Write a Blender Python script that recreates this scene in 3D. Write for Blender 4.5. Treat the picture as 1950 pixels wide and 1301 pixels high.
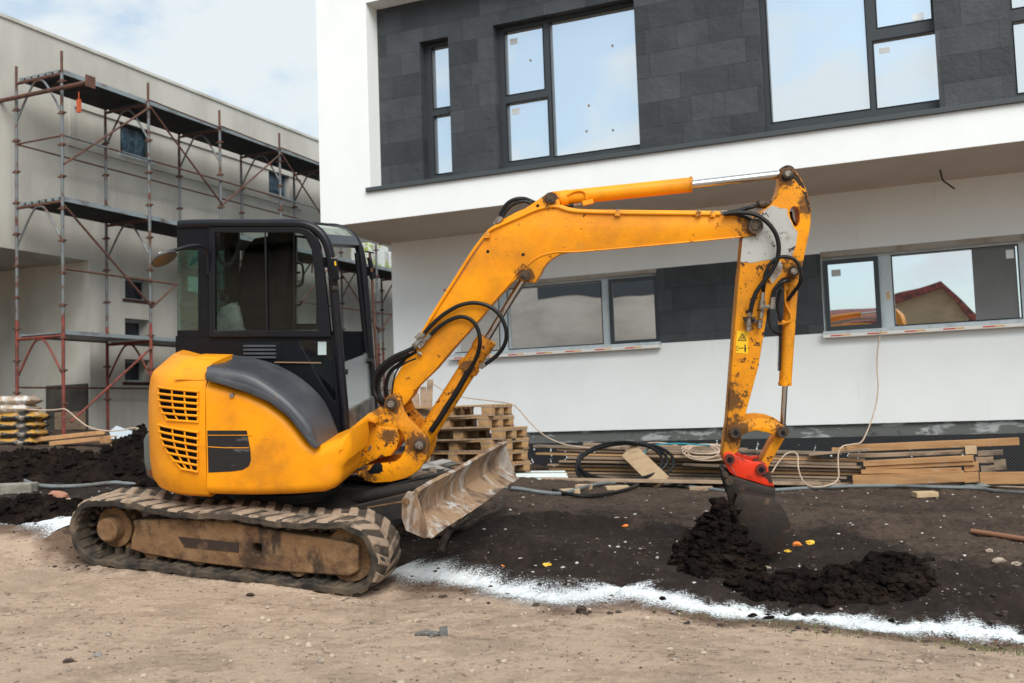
import bpy, bmesh, math, random
import numpy as np
from mathutils import Vector, Matrix
from mathutils.geometry import tessellate_polygon
random.seed(7); rng=np.random.default_rng(7)
for o in list(bpy.data.objects): bpy.data.objects.remove(o)
sc=bpy.context.scene; COL=sc.collection; R_=math.radians
# ---------------------------------------------------------------- camera
EYE=1.6; F=1950.; CX,CY=975.,650.5; PITCH=0.06769635; ROLL=-0.03518386
cp,sp=math.cos(PITCH),math.sin(PITCH); cr_,sr_=math.cos(ROLL),math.sin(ROLL)
CAMR=Matrix(((1,0,0),(0,cp,-sp),(0,sp,cp)))@Matrix(((1,0,0),(0,0,-1),(0,1,0)))@Matrix(((cr_,-sr_,0),(sr_,cr_,0),(0,0,1)))
cam=bpy.data.objects.new('camera',bpy.data.cameras.new('camera')); COL.objects.link(cam)
cam.matrix_world=Matrix.Translation((0,0,EYE))@CAMR.to_4x4()
cam.data.sensor_width=36; cam.data.lens=36*F/1950; cam.data.clip_end=2000; cam.data.clip_start=.05
cam.data.dof.use_dof=True; cam.data.dof.focus_distance=7.6; cam.data.dof.aperture_fstop=2.4
sc.camera=cam; C0=Vector((0,0,EYE))
# ---------------------------------------------------------------- sky, sun, exposure
SUN_EL,SUN_AZ=R_(44),R_(162)          # azimuth: compass-like, 180 = behind the camera
w=bpy.data.worlds.new('World'); sc.world=w; w.use_nodes=True
nt=w.node_tree; nt.nodes.clear(); N=nt.nodes.new; L=nt.links.new
out=N('ShaderNodeOutputWorld'); bg=N('ShaderNodeBackground'); bg.inputs[1].default_value=.13
sky=N('ShaderNodeTexSky'); sky.sky_type='NISHITA'; sky.sun_disc=False; sky.sun_elevation=SUN_EL; sky.sun_rotation=SUN_AZ; sky.dust_density=2.5
tc=N('ShaderNodeTexCoord'); mp=N('ShaderNodeMapping'); mp.inputs['Scale'].default_value=(1,1,1.8)
ns=N('ShaderNodeTexNoise'); ns.inputs['Scale'].default_value=5.0; ns.inputs['Detail'].default_value=7; ns.inputs['Roughness'].default_value=.55
mr=N('ShaderNodeMapRange'); mr.inputs[1].default_value=.36; mr.inputs[2].default_value=.52; mr.interpolation_type='SMOOTHSTEP'
mr.inputs[3].default_value=.46; mr.inputs[4].default_value=1.0
mix=N('ShaderNodeMix'); mix.data_type='RGBA'; mix.inputs[7].default_value=(3.85,4.2,4.35,1)
L(tc.outputs['Generated'],mp.inputs[0]); L(mp.outputs[0],ns.inputs['Vector']); L(ns.outputs[0],mr.inputs[0]); sp_=N('ShaderNodeSeparateXYZ'); L(tc.outputs['Generated'],sp_.inputs[0]); ma_=N('ShaderNodeMath'); ma_.operation='MULTIPLY_ADD'; ma_.inputs[1].default_value=.085; L(sp_.outputs[1],ma_.inputs[0]); L(ns.outputs[0],ma_.inputs[2]); L(ma_.outputs[0],mr.inputs[0]); L(mr.outputs[0],mix.inputs[0])
tn=N('ShaderNodeMix'); tn.data_type='RGBA'; tn.blend_type='MULTIPLY'; tn.inputs[0].default_value=1; tn.inputs[7].default_value=(.74,.93,.95,1); L(sky.outputs[0],tn.inputs[6]); L(tn.outputs[2],mix.inputs[6]); L(mix.outputs[2],bg.inputs[0]); L(bg.outputs[0],out.inputs[0])
sun=bpy.data.objects.new('sun',bpy.data.lights.new('sun','SUN')); COL.objects.link(sun)
sun.data.energy=2.1; sun.data.angle=R_(42); sun.data.color=(1,.96,.9)
sdir=Vector((math.sin(SUN_AZ)*math.cos(SUN_EL),math.cos(SUN_AZ)*math.cos(SUN_EL),math.sin(SUN_EL)))
sun.rotation_euler=(-sdir).to_track_quat('-Z','Y').to_euler()
sc.view_settings.view_transform='Standard'; sc.view_settings.look='None'; sc.view_settings.exposure=0.70; sc.view_settings.gamma=1
sc.view_settings.use_curve_mapping=False
sc.render.engine='CYCLES'; sc.cycles.max_bounces=8; sc.cycles.transparent_max_bounces=12
# ---------------------------------------------------------------- geometry of the photograph
def ray(px,py): return (CAMR@Vector(((px-CX)/F,-(py-CY)/F,-1))).normalized()
BY=R_(-23.65); cb,sb=math.cos(BY),math.sin(BY)
class Frame:
    def __init__(s,M): s.M=M; s.I=M.inverted()
    def w(s,p): return s.M@Vector(p)
    def hit(s,px,py,ax,val):           # pixel ray meets local plane ax=val -> local point
        o=s.I@C0; d=s.I.to_3x3()@ray(px,py); t=(val-o[ax])/d[ax]; return o+d*t
    def xz(s,lat,pts): 
        r=[]
        for p in pts:
            h=s.hit(p[0],p[1],1,lat); r.append((h.x,h.z))
        return r
    def P(s,px,py,lat): return s.w(s.hit(px,py,1,lat))
BF=Frame(Matrix.Rotation(BY,4,'Z'))     # both buildings: x along the white facade, y into the site, z up
def rotm(y,p,r): return Matrix.Rotation(y,3,'Z')@Matrix.Rotation(p,3,'Y')@Matrix.Rotation(r,3,'X')
AU=rotm(-.297,.090,.130); TU=Vector((-2.161,7.358,-1.121+EYE))
UF=Frame(Matrix.Translation(TU)@AU.to_4x4())
HF=Frame(Matrix.Translation(TU+AU@Vector((0,.95,0)))@(AU@Matrix.Rotation(R_(12),3,'Z')).to_4x4())
# ---------------------------------------------------------------- noise
def _h(a,b,c,seed):
    n=(a*374761393+b*668265263+c*2147483647+seed*974711)&0x7fffffff
    n=((n^(n>>13))*1274126177)&0x7fffffff
    return ((n^(n>>16))&0xffff)/65535.
def vnoise(x,y,z=None,seed=0):
    z=np.zeros_like(x) if z is None else z
    xi,yi,zi=[np.floor(q).astype(np.int64) for q in (x,y,z)]
    fx,fy,fz=x-xi,y-yi,z-zi
    fx,fy,fz=[q*q*(3-2*q) for q in (fx,fy,fz)]
    def g(i,j,k): return _h(xi+i,yi+j,zi+k,seed)
    a=(g(0,0,0)*(1-fx)+g(1,0,0)*fx)*(1-fy)+(g(0,1,0)*(1-fx)+g(1,1,0)*fx)*fy
    b=(g(0,0,1)*(1-fx)+g(1,0,1)*fx)*(1-fy)+(g(0,1,1)*(1-fx)+g(1,1,1)*fx)*fy
    return (a*(1-fz)+b*fz)*2-1
def fbm(x,y,z=None,o=4,seed=0,g=.5):
    r=0;a=1;t=0
    for i in range(o):
        r=r+a*vnoise(x*2**i,y*2**i,None if z is None else z*2**i,seed+i*17); t+=a; a*=g
    return r/t
# ---------------------------------------------------------------- ground height
anch=[]
def aW(p): anch.append((p[0],p[1],p[2]))
for lx in (-1.4,0,1.3):
    for ly in (0,.95,1.9): aW(UF.w((lx,ly,-.005)))
def aP(px,py,depth):
    d=ray(px,py); t=depth/d.y; aW(C0+d*t)
for a in ((900,898,12.6),(1040,913,13.7),(1180,921,13.6),(1300,925,13.4),(1500,927,13.1),(1700,927,12.8),(1950,930,12.0),(122,838,15.6),(289,828,17.3),(30,815,15.9),
          (975,1300,4.35),(0,1300,4.7),(1950,1300,4.4),(1950,1226,5.9),(1400,1168,6.5),(1060,1135,6.75),(1440,1055,7.9),(1900,1040,8.3),
          (500,1300,4.5),(1500,1300,4.3),(60,930,10.2),(60,1000,8.6),(1150,1000,9.0),(1600,1000,9.0),(130,1006,8.3)): aP(*a)
for a in ((-40,-30,.0),(0,-30,.0),(40,-30,.0),(0,-4,.0),(-8,0,.1),(8,0,-.1),(-40,20,1.4),(40,10,.3),(40,60,1.2),(-40,60,1.8),(0,60,1.5),(0,30,1.2),(-10,30,1.4),(-14,14,1.35),(10,12,.4)): aW(a)
GA=np.array(anch); GN=len(GA)
def _k(d): return d        # linear (biharmonic-ish) kernel: calm between anchors
D_=np.sqrt(((GA[:,None,:2]-GA[None,:,:2])**2).sum(-1))
GK=np.zeros((GN+3,GN+3)); GK[:GN,:GN]=-D_+np.eye(GN)*.15*-1; GK[:GN,GN]=1; GK[:GN,GN+1:]=GA[:,:2]; GK[GN:,:GN]=GK[:GN,GN:].T
GW=np.linalg.solve(GK,np.concatenate([GA[:,2],np.zeros(3)]))
def base_h(x,y):
    x=np.asarray(x,float); y=np.asarray(y,float); sh=x.shape; x=x.ravel(); y=y.ravel(); r=np.empty_like(x)
    for i in range(0,len(x),20000):
        xs,ys=x[i:i+20000],y[i:i+20000]
        d=np.sqrt((xs[:,None]-GA[None,:,0])**2+(ys[:,None]-GA[None,:,1])**2)
        r[i:i+20000]=-d@GW[:GN]+GW[GN]+GW[GN+1]*xs+GW[GN+2]*ys
    return r.reshape(sh)
def bh(x,y): return float(base_h(np.array([x]),np.array([y]))[0])
def G(px,py,lift=0.):
    d=ray(px,py); t0=2.;p=None
    ts=np.arange(2.5,45,.1); X=d.x*ts; Y=d.y*ts; Z=EYE+d.z*ts; f=Z-base_h(X,Y)
    i=np.argmax(f<0)
    if f[i]>=0: i=len(ts)-1
    t=ts[i]-.1*abs(f[i])/(abs(f[i])+abs(f[i-1])+1e-9)
    p=C0+d*float(t); p.z=bh(p.x,p.y)+lift; return p
LIME=[G(*p) for p in ((-420,965),(-200,972),(0,992),(60,997),(130,1006))]
LIME+=[G(*p) for p in ((760,1083),(800,1091),(900,1106),(1000,1128),(1060,1137),(1120,1132),(1170,1126),(1220,1136),(1290,1152),(1350,1164),(1430,1168),(1500,1176),(1600,1186),(1700,1200),(1760,1203),(1850,1212),(1950,1230),(2100,1255),(2400,1290))]
LX=np.array([p.x for p in LIME]); LY=np.array([p.y for p in LIME]); od=np.argsort(LX); LXs,LYs=LX[od],LY[od]
def beyond(x,y): return y-np.interp(x,LXs,LYs)
# ---------------------------------------------------------------- materials
MATS={}
def lin(r,g,b):
    f=lambda c:(c/255/12.92 if c/255<=.04045 else ((c/255+.055)/1.055)**2.4)
    return (f(r),f(g),f(b))
def M(name,col,rough=.6,metal=0,layers=(),bump=None,spec=.5,alpha=None,attr=None):
    if name in MATS: return MATS[name]
    m=bpy.data.materials.new(name); m.use_nodes=True; MATS[name]=m
    nt=m.node_tree; N=nt.nodes.new; L=nt.links.new; b=nt.nodes['Principled BSDF']
    tc=N('ShaderNodeTexCoord'); b.inputs['Specular IOR Level'].default_value=spec
    def noise(s,d=6,r=.6,kind='noise',co='Object',dist=0):
        mp=N('ShaderNodeMapping'); L(tc.outputs[co],mp.inputs[0])
        s3=s if isinstance(s,(tuple,list)) else (s,s,s); mp.inputs['Scale'].default_value=s3
        if kind=='noise':
            t=N('ShaderNodeTexNoise'); t.inputs['Scale'].default_value=1; t.inputs['Detail'].default_value=d; t.inputs['Roughness'].default_value=r; t.inputs['Distortion'].default_value=dist
            L(mp.outputs[0],t.inputs['Vector']); return t.outputs[0]
        t=N('ShaderNodeTexVoronoi'); t.inputs['Scale'].default_value=1
        if kind=='crack': t.feature='DISTANCE_TO_EDGE'
        L(mp.outputs[0],t.inputs['Vector']); return t.outputs[0] if kind!='cell' else t.outputs[1]
    def rng_(o,lo,hi,a=0,b_=1):
        q=N('ShaderNodeMapRange'); q.inputs[1].default_value=lo; q.inputs[2].default_value=hi; q.inputs[3].default_value=a; q.inputs[4].default_value=b_; L(o,q.inputs[0]); return q.outputs[0]
    cur=None; rc=None
    def mixc(f,a,bb):
        q=N('ShaderNodeMix'); q.data_type='RGBA'; L(f,q.inputs[0])
        if isinstance(a,tuple): q.inputs[6].default_value=(*a,1)
        else: L(a,q.inputs[6])
        if isinstance(bb,tuple): q.inputs[7].default_value=(*bb,1)
        else: L(bb,q.inputs[7])
        return q.outputs[2]
    def mixf(f,a,bb):
        q=N('ShaderNodeMix'); L(f,q.inputs[0])
        if isinstance(a,(int,float)): q.inputs[2].default_value=a
        else: L(a,q.inputs[2])
        q.inputs[3].default_value=bb; return q.outputs[0]
    cur=tuple(col); rc=rough; mc=metal
    for l in layers:
        if 'attr' in l:
            at=N('ShaderNodeAttribute'); at.attribute_name=l['attr']; o=at.outputs['Fac']
            nn=noise(l.get('s',4),l.get('d',6),l.get('r',.65))
            ad=N('ShaderNodeMath'); ad.operation='MULTIPLY_ADD'; L(nn,ad.inputs[0]); ad.inputs[1].default_value=l.get('n',.8); L(o,ad.inputs[2])
            f=rng_(ad.outputs[0],l['lo'],l['hi'],0,l.get('a',1))
        elif 'spots' in l:
            cur_d=None
            for (pp,rad) in l['spots']:
                vd=N('ShaderNodeVectorMath'); vd.operation='DISTANCE'; L(tc.outputs['Object'],vd.inputs[0]); vd.inputs[1].default_value=pp
                dv=N('ShaderNodeMath'); dv.operation='DIVIDE'; L(vd.outputs['Value'],dv.inputs[0]); dv.inputs[1].default_value=rad
                if cur_d is None: cur_d=dv.outputs[0]
                else:
                    mn=N('ShaderNodeMath'); mn.operation='MINIMUM'; L(cur_d,mn.inputs[0]); L(dv.outputs[0],mn.inputs[1]); cur_d=mn.outputs[0]
            nn=noise(l.get('s',14),10,.75); ad=N('ShaderNodeMath'); ad.operation='MULTIPLY_ADD'; L(nn,ad.inputs[0]); ad.inputs[1].default_value=-l.get('n',3.); L(cur_d,ad.inputs[2])
            f=rng_(ad.outputs[0],l['lo'],l['hi'],l.get('a',1),0)
        else:
            f=rng_(noise(l.get('s',4),l.get('d',6),l.get('r',.6),l.get('k','noise'),l.get('co','Object'),l.get('dist',0)),l['lo'],l['hi'],0,l.get('a',1))
            if 'm' in l:   # second mask
                q=l['m']; g=rng_(noise(q.get('s',1),q.get('d',4),q.get('r',.6)),q['lo'],q['hi'])
                mu=N('ShaderNodeMath'); mu.operation='MULTIPLY'; L(f,mu.inputs[0]); L(g,mu.inputs[1]); f=mu.outputs[0]
        cur=mixc(f,cur,tuple(l['c']))
        if 'rough' in l: rc=mixf(f,rc,l['rough'])
        if 'metal' in l: mc=mixf(f,mc,l['metal'])
    if isinstance(cur,tuple): b.inputs['Base Color'].default_value=(*cur,1)
    else: L(cur,b.inputs['Base Color'])
    for v,i in ((rc,'Roughness'),(mc,'Metallic')):
        if isinstance(v,(int,float)): b.inputs[i].default_value=v
        else: L(v,b.inputs[i])
    if bump:
        prev=None
        for (s,st,di) in (bump if isinstance(bump,list) else [bump]):
            bp=N('ShaderNodeBump'); bp.inputs['Strength'].default_value=st; bp.inputs['Distance'].default_value=di
            L(noise(s,8,.65),bp.inputs['Height'])
            if prev: L(prev,bp.inputs['Normal'])
            prev=bp.outputs[0]
        L(prev,b.inputs['Normal'])
    if alpha:
        at=N('ShaderNodeAttribute'); at.attribute_name=alpha['attr']
        nn=noise(alpha['s'],8,.7); ad=N('ShaderNodeMath'); ad.operation='MULTIPLY_ADD'; L(nn,ad.inputs[0]); ad.inputs[1].default_value=alpha['n']; L(at.outputs['Fac'],ad.inputs[2])
        L(rng_(ad.outputs[0],alpha['lo'],alpha['hi']),b.inputs['Alpha'])
    return m
RUST=(.035,.017,.010)
YC=(.85,.315,.003)
def _sp(px,py,lat,r): h=HF.hit(px,py,1,lat); return ((h.x,h.y,h.z),r*.72)
GREASE=[_sp(1438,431,-.12,.20),_sp(1499,331,-.1,.17),_sp(1511,516,-.1,.15),_sp(1401,822,-.13,.20),_sp(1490,822,-.14,.12),_sp(1001,524,-.12,.12),_sp(1049,377,-.12,.11),_sp(746,768,-.2,.15),_sp(800,846,-.2,.18),_sp(700,900,-.25,.16),_sp(740,830,-.2,.10),_sp(1390,760,-.1,.18),_sp(1540,390,-.1,.14),_sp(890,700,-.07,.10)]
def yellow(name,chip,dirt,extra=()):
    return M(name,YC,.45,0,[dict(c=(.62,.19,.008),s=3.5,lo=.42,hi=.75,a=.55),
        dict(c=(.20,.085,.02),s=1.7,d=10,r=.68,lo=.52-dirt,hi=.74-dirt*.3,a=.6,rough=.75),
        dict(c=(.45,.27,.10),s=3.1,d=10,r=.72,lo=.58,hi=.74,a=.28,rough=.85),
        *extra,
        dict(c=RUST,s=17,d=10,r=.74,lo=.665-chip,hi=.685-chip,rough=.8,m=dict(s=2.3,d=5,lo=.40,hi=.56)),
        dict(c=RUST,s=(60,60,60),d=5,r=.7,lo=.690-chip*.45,hi=.700-chip*.45,rough=.8),
        dict(spots=GREASE,c=(.030,.016,.010),s=22,n=3.2,lo=-.98,hi=-.72,a=.92,rough=.75),
        dict(spots=GREASE,c=(.24,.10,.02),s=11,n=2.4,lo=-.75,hi=-.05,a=.35,rough=.7),
        dict(c=(.13,.045,.012),s=(9,9,30),d=9,r=.7,lo=.70-chip*.8,hi=.76-chip*.8,a=.7,rough=.7)],bump=(40,.12,.002),spec=.3)
y_clean=yellow('yellow_paint',-.01,.0)
y_panel=yellow('yellow_panel_paint',-.03,-.01,[dict(c=(.17,.055,.01),s=(7,7,90),d=6,r=.7,lo=.60,hi=.70,a=.55,m=dict(s=1.6,d=6,lo=.50,hi=.64)),
     dict(c=(.30,.12,.02),s=(5,5,9),d=10,r=.75,lo=.50,hi=.74,a=.4,m=dict(s=1.3,d=6,lo=.48,hi=.64))])
y_boom=yellow('yellow_boom_paint',.055,.07)
y_worn=yellow('yellow_worn_paint',.115,.13)
y_arm=yellow('yellow_arm_paint',.095,.12)
red_m=M('red_paint',(.75,.035,.006),.45,0,[dict(c=(.10,.012,.006),s=9,d=9,lo=.52,hi=.62,a=.8),dict(c=RUST,s=5,d=9,lo=.58,hi=.62,rough=.85)],bump=(40,.2,.003))
primer=M('grey_primer',lin(172,172,168),.7,0,[dict(c=(.16,.10,.06),s=5,d=9,lo=.5,hi=.66,a=.85),dict(c=RUST,s=16,d=9,r=.7,lo=.60,hi=.63)],bump=(40,.2,.002))
blackp=M('black_paint',(.007,.008,.012),.35,0,[dict(c=(.04,.037,.035),s=4,d=8,lo=.58,hi=.85,a=.6,rough=.7)],bump=(30,.08,.002),spec=.3)
blackm=M('black_matt_panel',(.006,.007,.010),.5,0,[dict(c=(.025,.023,.022),s=6,d=8,lo=.58,hi=.85,a=.5)],spec=.18)
greypl=M('grey_plastic_fender',(.040,.044,.053),.42,0,[dict(c=(.12,.12,.125),s=2.5,d=9,lo=.48,hi=.8,a=.7,rough=.6),dict(c=(.16,.07,.03),s=(14,14,3),d=6,lo=.66,hi=.72,a=.6)],bump=(120,.15,.001))
greypaint=M('grey_counterweight',(.10,.115,.11),.55,0,[dict(c=(.03,.03,.03),s=5,d=8,lo=.5,hi=.75),dict(c=(.16,.05,.02),s=8,d=8,lo=.66,hi=.68)],bump=(30,.15,.003))
rubber=M('black_hose_rubber',(.007,.007,.008),.45,0,[dict(c=(.035,.032,.03),s=12,d=6,lo=.58,hi=.8,a=.5)],spec=.3)
chrome=M('chrome_rod',(.50,.50,.51),.22,1,[dict(c=(.25,.16,.09),s=(8,8,30),d=6,lo=.62,hi=.7,rough=.5)])
steel=M('dirty_steel_fitting',(.32,.30,.27),.42,.8,[dict(c=(.10,.055,.03),s=40,d=5,lo=.48,hi=.62,metal=0.,rough=.8)])
pinm=M('worn_pin_steel',(.10,.07,.05),.55,.6,[dict(c=(.02,.015,.012),s=30,d=6,lo=.45,hi=.6,metal=0.,rough=.85)],bump=(60,.3,.003))
mud=M('dry_mud_on_steel',(.20,.108,.050),.95,0,[dict(c=(.050,.026,.016),s=3.3,d=10,r=.7,lo=.46,hi=.60),dict(c=(.30,.19,.10),s=9,d=9,lo=.5,hi=.75,a=.8),dict(c=(.02,.014,.012),s=(6,6,2),d=8,lo=.6,hi=.68,a=.8)],bump=[(14,.7,.02),(70,.5,.006)])
mudlug=M('dusty_track_lug',(.31,.225,.16),.95,0,[dict(c=(.055,.045,.038),s=7,d=9,lo=.47,hi=.68),dict(c=(.42,.38,.34),s=11,d=9,lo=.6,hi=.72,a=.7)],bump=[(30,.5,.01)])
belt=M('dirty_track_rubber',(.080,.058,.040),.9,0,[dict(c=(.018,.015,.013),s=6,d=9,lo=.42,hi=.60),dict(c=(.21,.15,.10),s=5,d=9,lo=.56,hi=.72,a=.8)],bump=[(25,.6,.012)])
blade_m=M('scraped_blade_steel',(.27,.17,.10),.8,0,[dict(c=(.085,.050,.034),s=(5,5,1.6),d=10,r=.72,lo=.47,hi=.60,dist=1.0),dict(c=(.46,.44,.42),s=(4,4,1.2),d=10,r=.7,dist=.8,lo=.51,hi=.62,a=.9,rough=.55),dict(c=(.30,.19,.10),s=4,d=9,lo=.55,hi=.7,a=.7)],bump=[(25,.35,.006)])
bucket_m=M('soil_stained_bucket_steel',(.026,.015,.010),.6,0,[dict(c=(.012,.009,.008),s=6,d=9,lo=.42,hi=.62),dict(c=(.10,.05,.025),s=9,d=9,lo=.60,hi=.72,a=.8)],bump=[(20,.5,.01)])
underm=M('greasy_dark_steel',(.018,.016,.015),.7,0,[dict(c=(.05,.038,.028),s=5,d=8,lo=.5,hi=.75)],bump=(20,.4,.01))
soilm=M('moist_dark_soil',(.0105,.0070,.0060),.95,0,[dict(c=(.036,.023,.016),s=4,d=10,r=.7,lo=.48,hi=.68),dict(c=(.06,.042,.030),s=30,d=8,lo=.68,hi=.73,a=.7)],bump=[(45,1,.03),(160,.9,.010)],spec=.12)
def wood(name,c,dark,aged=.0):
    return M(name,c,.75,0,[dict(c=dark,s=(2,14,14),d=8,lo=.45,hi=.75,a=.8),dict(c=tuple(x*.45 for x in dark),s=(3,9,9),d=7,lo=.62-aged,hi=.72-aged,a=.7),dict(c=(.45,.40,.34),s=5,d=7,lo=.62,hi=.8,a=.5)],bump=((4,60,60),.35,.004))
wood_a=wood('pallet_wood',(.42,.25,.115),(.24,.125,.055)); wood_b=wood('weathered_plank_wood',(.33,.23,.155),(.12,.075,.048),.05)
wood_c=wood('orange_beam_wood',(.44,.24,.105),(.22,.10,.04)); wood_d=wood('pale_fresh_board',(.50,.36,.22),(.36,.23,.13)); wood_e=wood('old_grey_plank_wood',(.24,.18,.13),(.08,.055,.04),.08)
render_w=M('white_render_plaster',(.81,.83,.84),.85,0,[dict(c=(.74,.755,.76),s=1.2,d=8,lo=.42,hi=.75,a=.7),dict(c=(.60,.58,.55),s=(9,9,1.2),d=7,lo=.64,hi=.80,a=.35)],bump=[(150,.25,.003)])
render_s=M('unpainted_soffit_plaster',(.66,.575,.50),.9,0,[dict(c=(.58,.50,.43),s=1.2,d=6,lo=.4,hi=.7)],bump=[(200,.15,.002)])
concrete=M('raw_grey_plaster',(.47,.45,.41),.9,0,[dict(c=(.36,.342,.31),s=(1.1,1.1,.5),d=9,r=.6,lo=.42,hi=.7),dict(c=(.55,.53,.49),s=(.6,.6,.3),d=7,lo=.5,hi=.8,a=.8),dict(c=(.27,.26,.235),s=(5,5,.35),d=6,lo=.56,hi=.8,a=.5)],bump=[(14,.2,.01)])
conc_l=M('pale_lower_plaster',(.52,.51,.47),.9,0,[dict(c=(.38,.36,.31),s=(1.1,1.1,.8),d=9,lo=.42,hi=.68)],bump=[(14,.2,.01)])
anth=M('anthracite_frame',(.030,.036,.043),.45)
whitefr=M('protective_film_white_frame',(.50,.56,.60),.5,0,[dict(c=(.38,.42,.45),s=(6,6,2),lo=.45,hi=.7)])
zinc=M('dark_zinc_flashing',(.050,.058,.064),.5)
membr=M('black_dimple_membrane',(.007,.008,.011),.5)
nt=membr.node_tree; v=nt.nodes.new('ShaderNodeTexVoronoi'); v.inputs['Scale'].default_value=38; v.inputs['Randomness'].default_value=0
t_=nt.nodes.new('ShaderNodeTexCoord'); mpp=nt.nodes.new('ShaderNodeMapping'); mpp.inputs['Rotation'].default_value=(0,R_(45),0); nt.links.new(t_.outputs['Object'],mpp.inputs[0]); nt.links.new(mpp.outputs[0],v.inputs['Vector'])
bp=nt.nodes.new('ShaderNodeBump'); bp.inputs['Strength'].default_value=1; bp.inputs['Distance'].default_value=.02; bp.invert=True
nt.links.new(v.outputs[0],bp.inputs['Height']); nt.links.new(bp.outputs[0],nt.nodes['Principled BSDF'].inputs['Normal'])
mortar=M('grey_base_mortar',(.12,.125,.12),.9,0,[dict(c=(.45,.46,.46),s=(3,3,9),d=8,lo=.52,hi=.60,a=.8),dict(c=(.03,.03,.03),s=4,d=7,lo=.6,hi=.7)],bump=(20,.5,.01))
# slate cladding: running bond tiles
slate=M('dark_slate_tiles',(.05,.055,.06),.62,0)
nt=slate.node_tree; N=nt.nodes.new; L=nt.links.new; b=nt.nodes['Principled BSDF']
t_=N('ShaderNodeTexCoord'); sx=N('ShaderNodeSeparateXYZ'); cx=N('ShaderNodeCombineXYZ'); L(t_.outputs['Object'],sx.inputs[0]); L(sx.outputs[0],cx.inputs[0]); L(sx.outputs[2],cx.inputs[1])
br=N('ShaderNodeTexBrick'); L(cx.outputs[0],br.inputs['Vector']); br.inputs['Scale'].default_value=1; br.inputs['Brick Width'].default_value=.62; br.inputs['Row Height'].default_value=.325
br.inputs['Mortar Size'].default_value=.0028; br.inputs['Bias'].default_value=-.1; br.offset=.37; br.offset_frequency=2
br.inputs['Color1'].default_value=(.020,.024,.029,1); br.inputs['Color2'].default_value=(.047,.053,.060,1); br.inputs['Mortar'].default_value=(.008,.009,.011,1); br.squash=.68; br.squash_frequency=3
nz=N('ShaderNodeTexNoise'); nz.inputs['Scale'].default_value=2.6; nz.inputs['Detail'].default_value=10; nz.inputs['Roughness'].default_value=.65; L(t_.outputs['Object'],nz.inputs['Vector'])
mm=N('ShaderNodeMix'); mm.data_type='RGBA'; mm.blend_type='OVERLAY'; mm.inputs[0].default_value=.7; L(br.outputs[0],mm.inputs[6]); L(nz.outputs[0],mm.inputs[7]); L(mm.outputs[2],b.inputs['Base Color'])
b1=N('ShaderNodeBump'); b1.inputs['Strength'].default_value=.9; b1.inputs['Distance'].default_value=.03; L(nz.outputs[0],b1.inputs['Height'])
b2=N('ShaderNodeBump'); b2.inputs['Strength'].default_value=.6; b2.inputs['Distance'].default_value=.01; b2.invert=True; L(br.outputs['Fac'],b2.inputs['Height']); L(b1.outputs[0],b2.inputs['Normal']); L(b2.outputs[0],b.inputs['Normal'])
def glassmat(name,refl,tint,rough=.0,trans=None,bumpd=.0):
    m=bpy.data.materials.new(name); m.use_nodes=True; nt=m.node_tree; nt.nodes.clear(); N=nt.nodes.new; L=nt.links.new
    o=N('ShaderNodeOutputMaterial'); g=N('ShaderNodeBsdfGlossy'); g.inputs['Roughness'].default_value=rough; g.inputs['Color'].default_value=(.97,.985,1,1)
    if trans: b=N('ShaderNodeBsdfTransparent'); b.inputs[0].default_value=(*trans,1)
    else: b=N('ShaderNodeBsdfDiffuse'); b.inputs[0].default_value=(*tint,1)
    if trans:
        fr=N('ShaderNodeLayerWeight'); fr.inputs[0].default_value=.2; mr=N('ShaderNodeMapRange'); mr.inputs[3].default_value=refl; mr.inputs[4].default_value=.6; L(fr.outputs['Fresnel'],mr.inputs[0])
    mx=N('ShaderNodeMixShader'); mx.inputs[0].default_value=refl
    if trans: L(mr.outputs[0],mx.inputs[0])
    L(b.outputs[0],mx.inputs[1]); L(g.outputs[0],mx.inputs[2]); last=mx
    if bumpd:
        t=N('ShaderNodeTexCoord'); n=N('ShaderNodeTexNoise'); n.inputs['Scale'].default_value=.8; n.inputs['Detail'].default_value=1
        bp=N('ShaderNodeBump'); bp.inputs['Strength'].default_value=1; bp.inputs['Distance'].default_value=bumpd; L(t.outputs['Object'],n.inputs[0]); L(n.outputs[0],bp.inputs['Height']); L(bp.outputs[0],g.inputs['Normal'])
    L(last.outputs[0],o.inputs[0]); MATS[name]=m; return m
gl_up=glassmat('mirroring_upper_pane',.80,(.30,.36,.42),bumpd=.012)
gl_low=glassmat('mirroring_lower_pane',.78,(.10,.10,.10),bumpd=.006)
gl_cab=glassmat('cab_side_glass',.012,None,trans=(.80,.86,.84)); gl_teal=glassmat('green_tinted_glass',.10,None,trans=(.42,.66,.60)); gl_clear=glassmat('scratched_clear_panel',.30,None,rough=.25,trans=(.75,.78,.78))
film=M('crumpled_blue_plastic_film',(.025,.055,.085),.25,0,[dict(c=(.16,.24,.30),s=(7,7,3),d=7,lo=.50,hi=.72,dist=1.5),dict(c=(.008,.015,.025),s=5,d=5,lo=.52,hi=.65)],bump=[(9,.8,.03)])
galv=M('galvanised_tube_with_rust',(.15,.165,.175),.5,.3,[dict(c=(.11,.045,.028),s=5,d=7,lo=.52,hi=.60,metal=0.,rough=.85),dict(c=(.30,.31,.31),s=20,d=5,lo=.62,hi=.7,a=.6)])
rusty=M('rusty_brown_tube',(.12,.050,.034),.8,0,[dict(c=(.05,.026,.02),s=8,d=8,lo=.45,hi=.65),dict(c=(.25,.14,.10),s=16,d=6,lo=.62,hi=.7,a=.6)])
redpole=M('red_oxide_tube',(.21,.042,.030),.7,0,[dict(c=(.09,.03,.022),s=7,d=7,lo=.46,hi=.62),dict(c=(.4,.3,.27),s=22,d=5,lo=.64,hi=.7,a=.7)])
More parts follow.
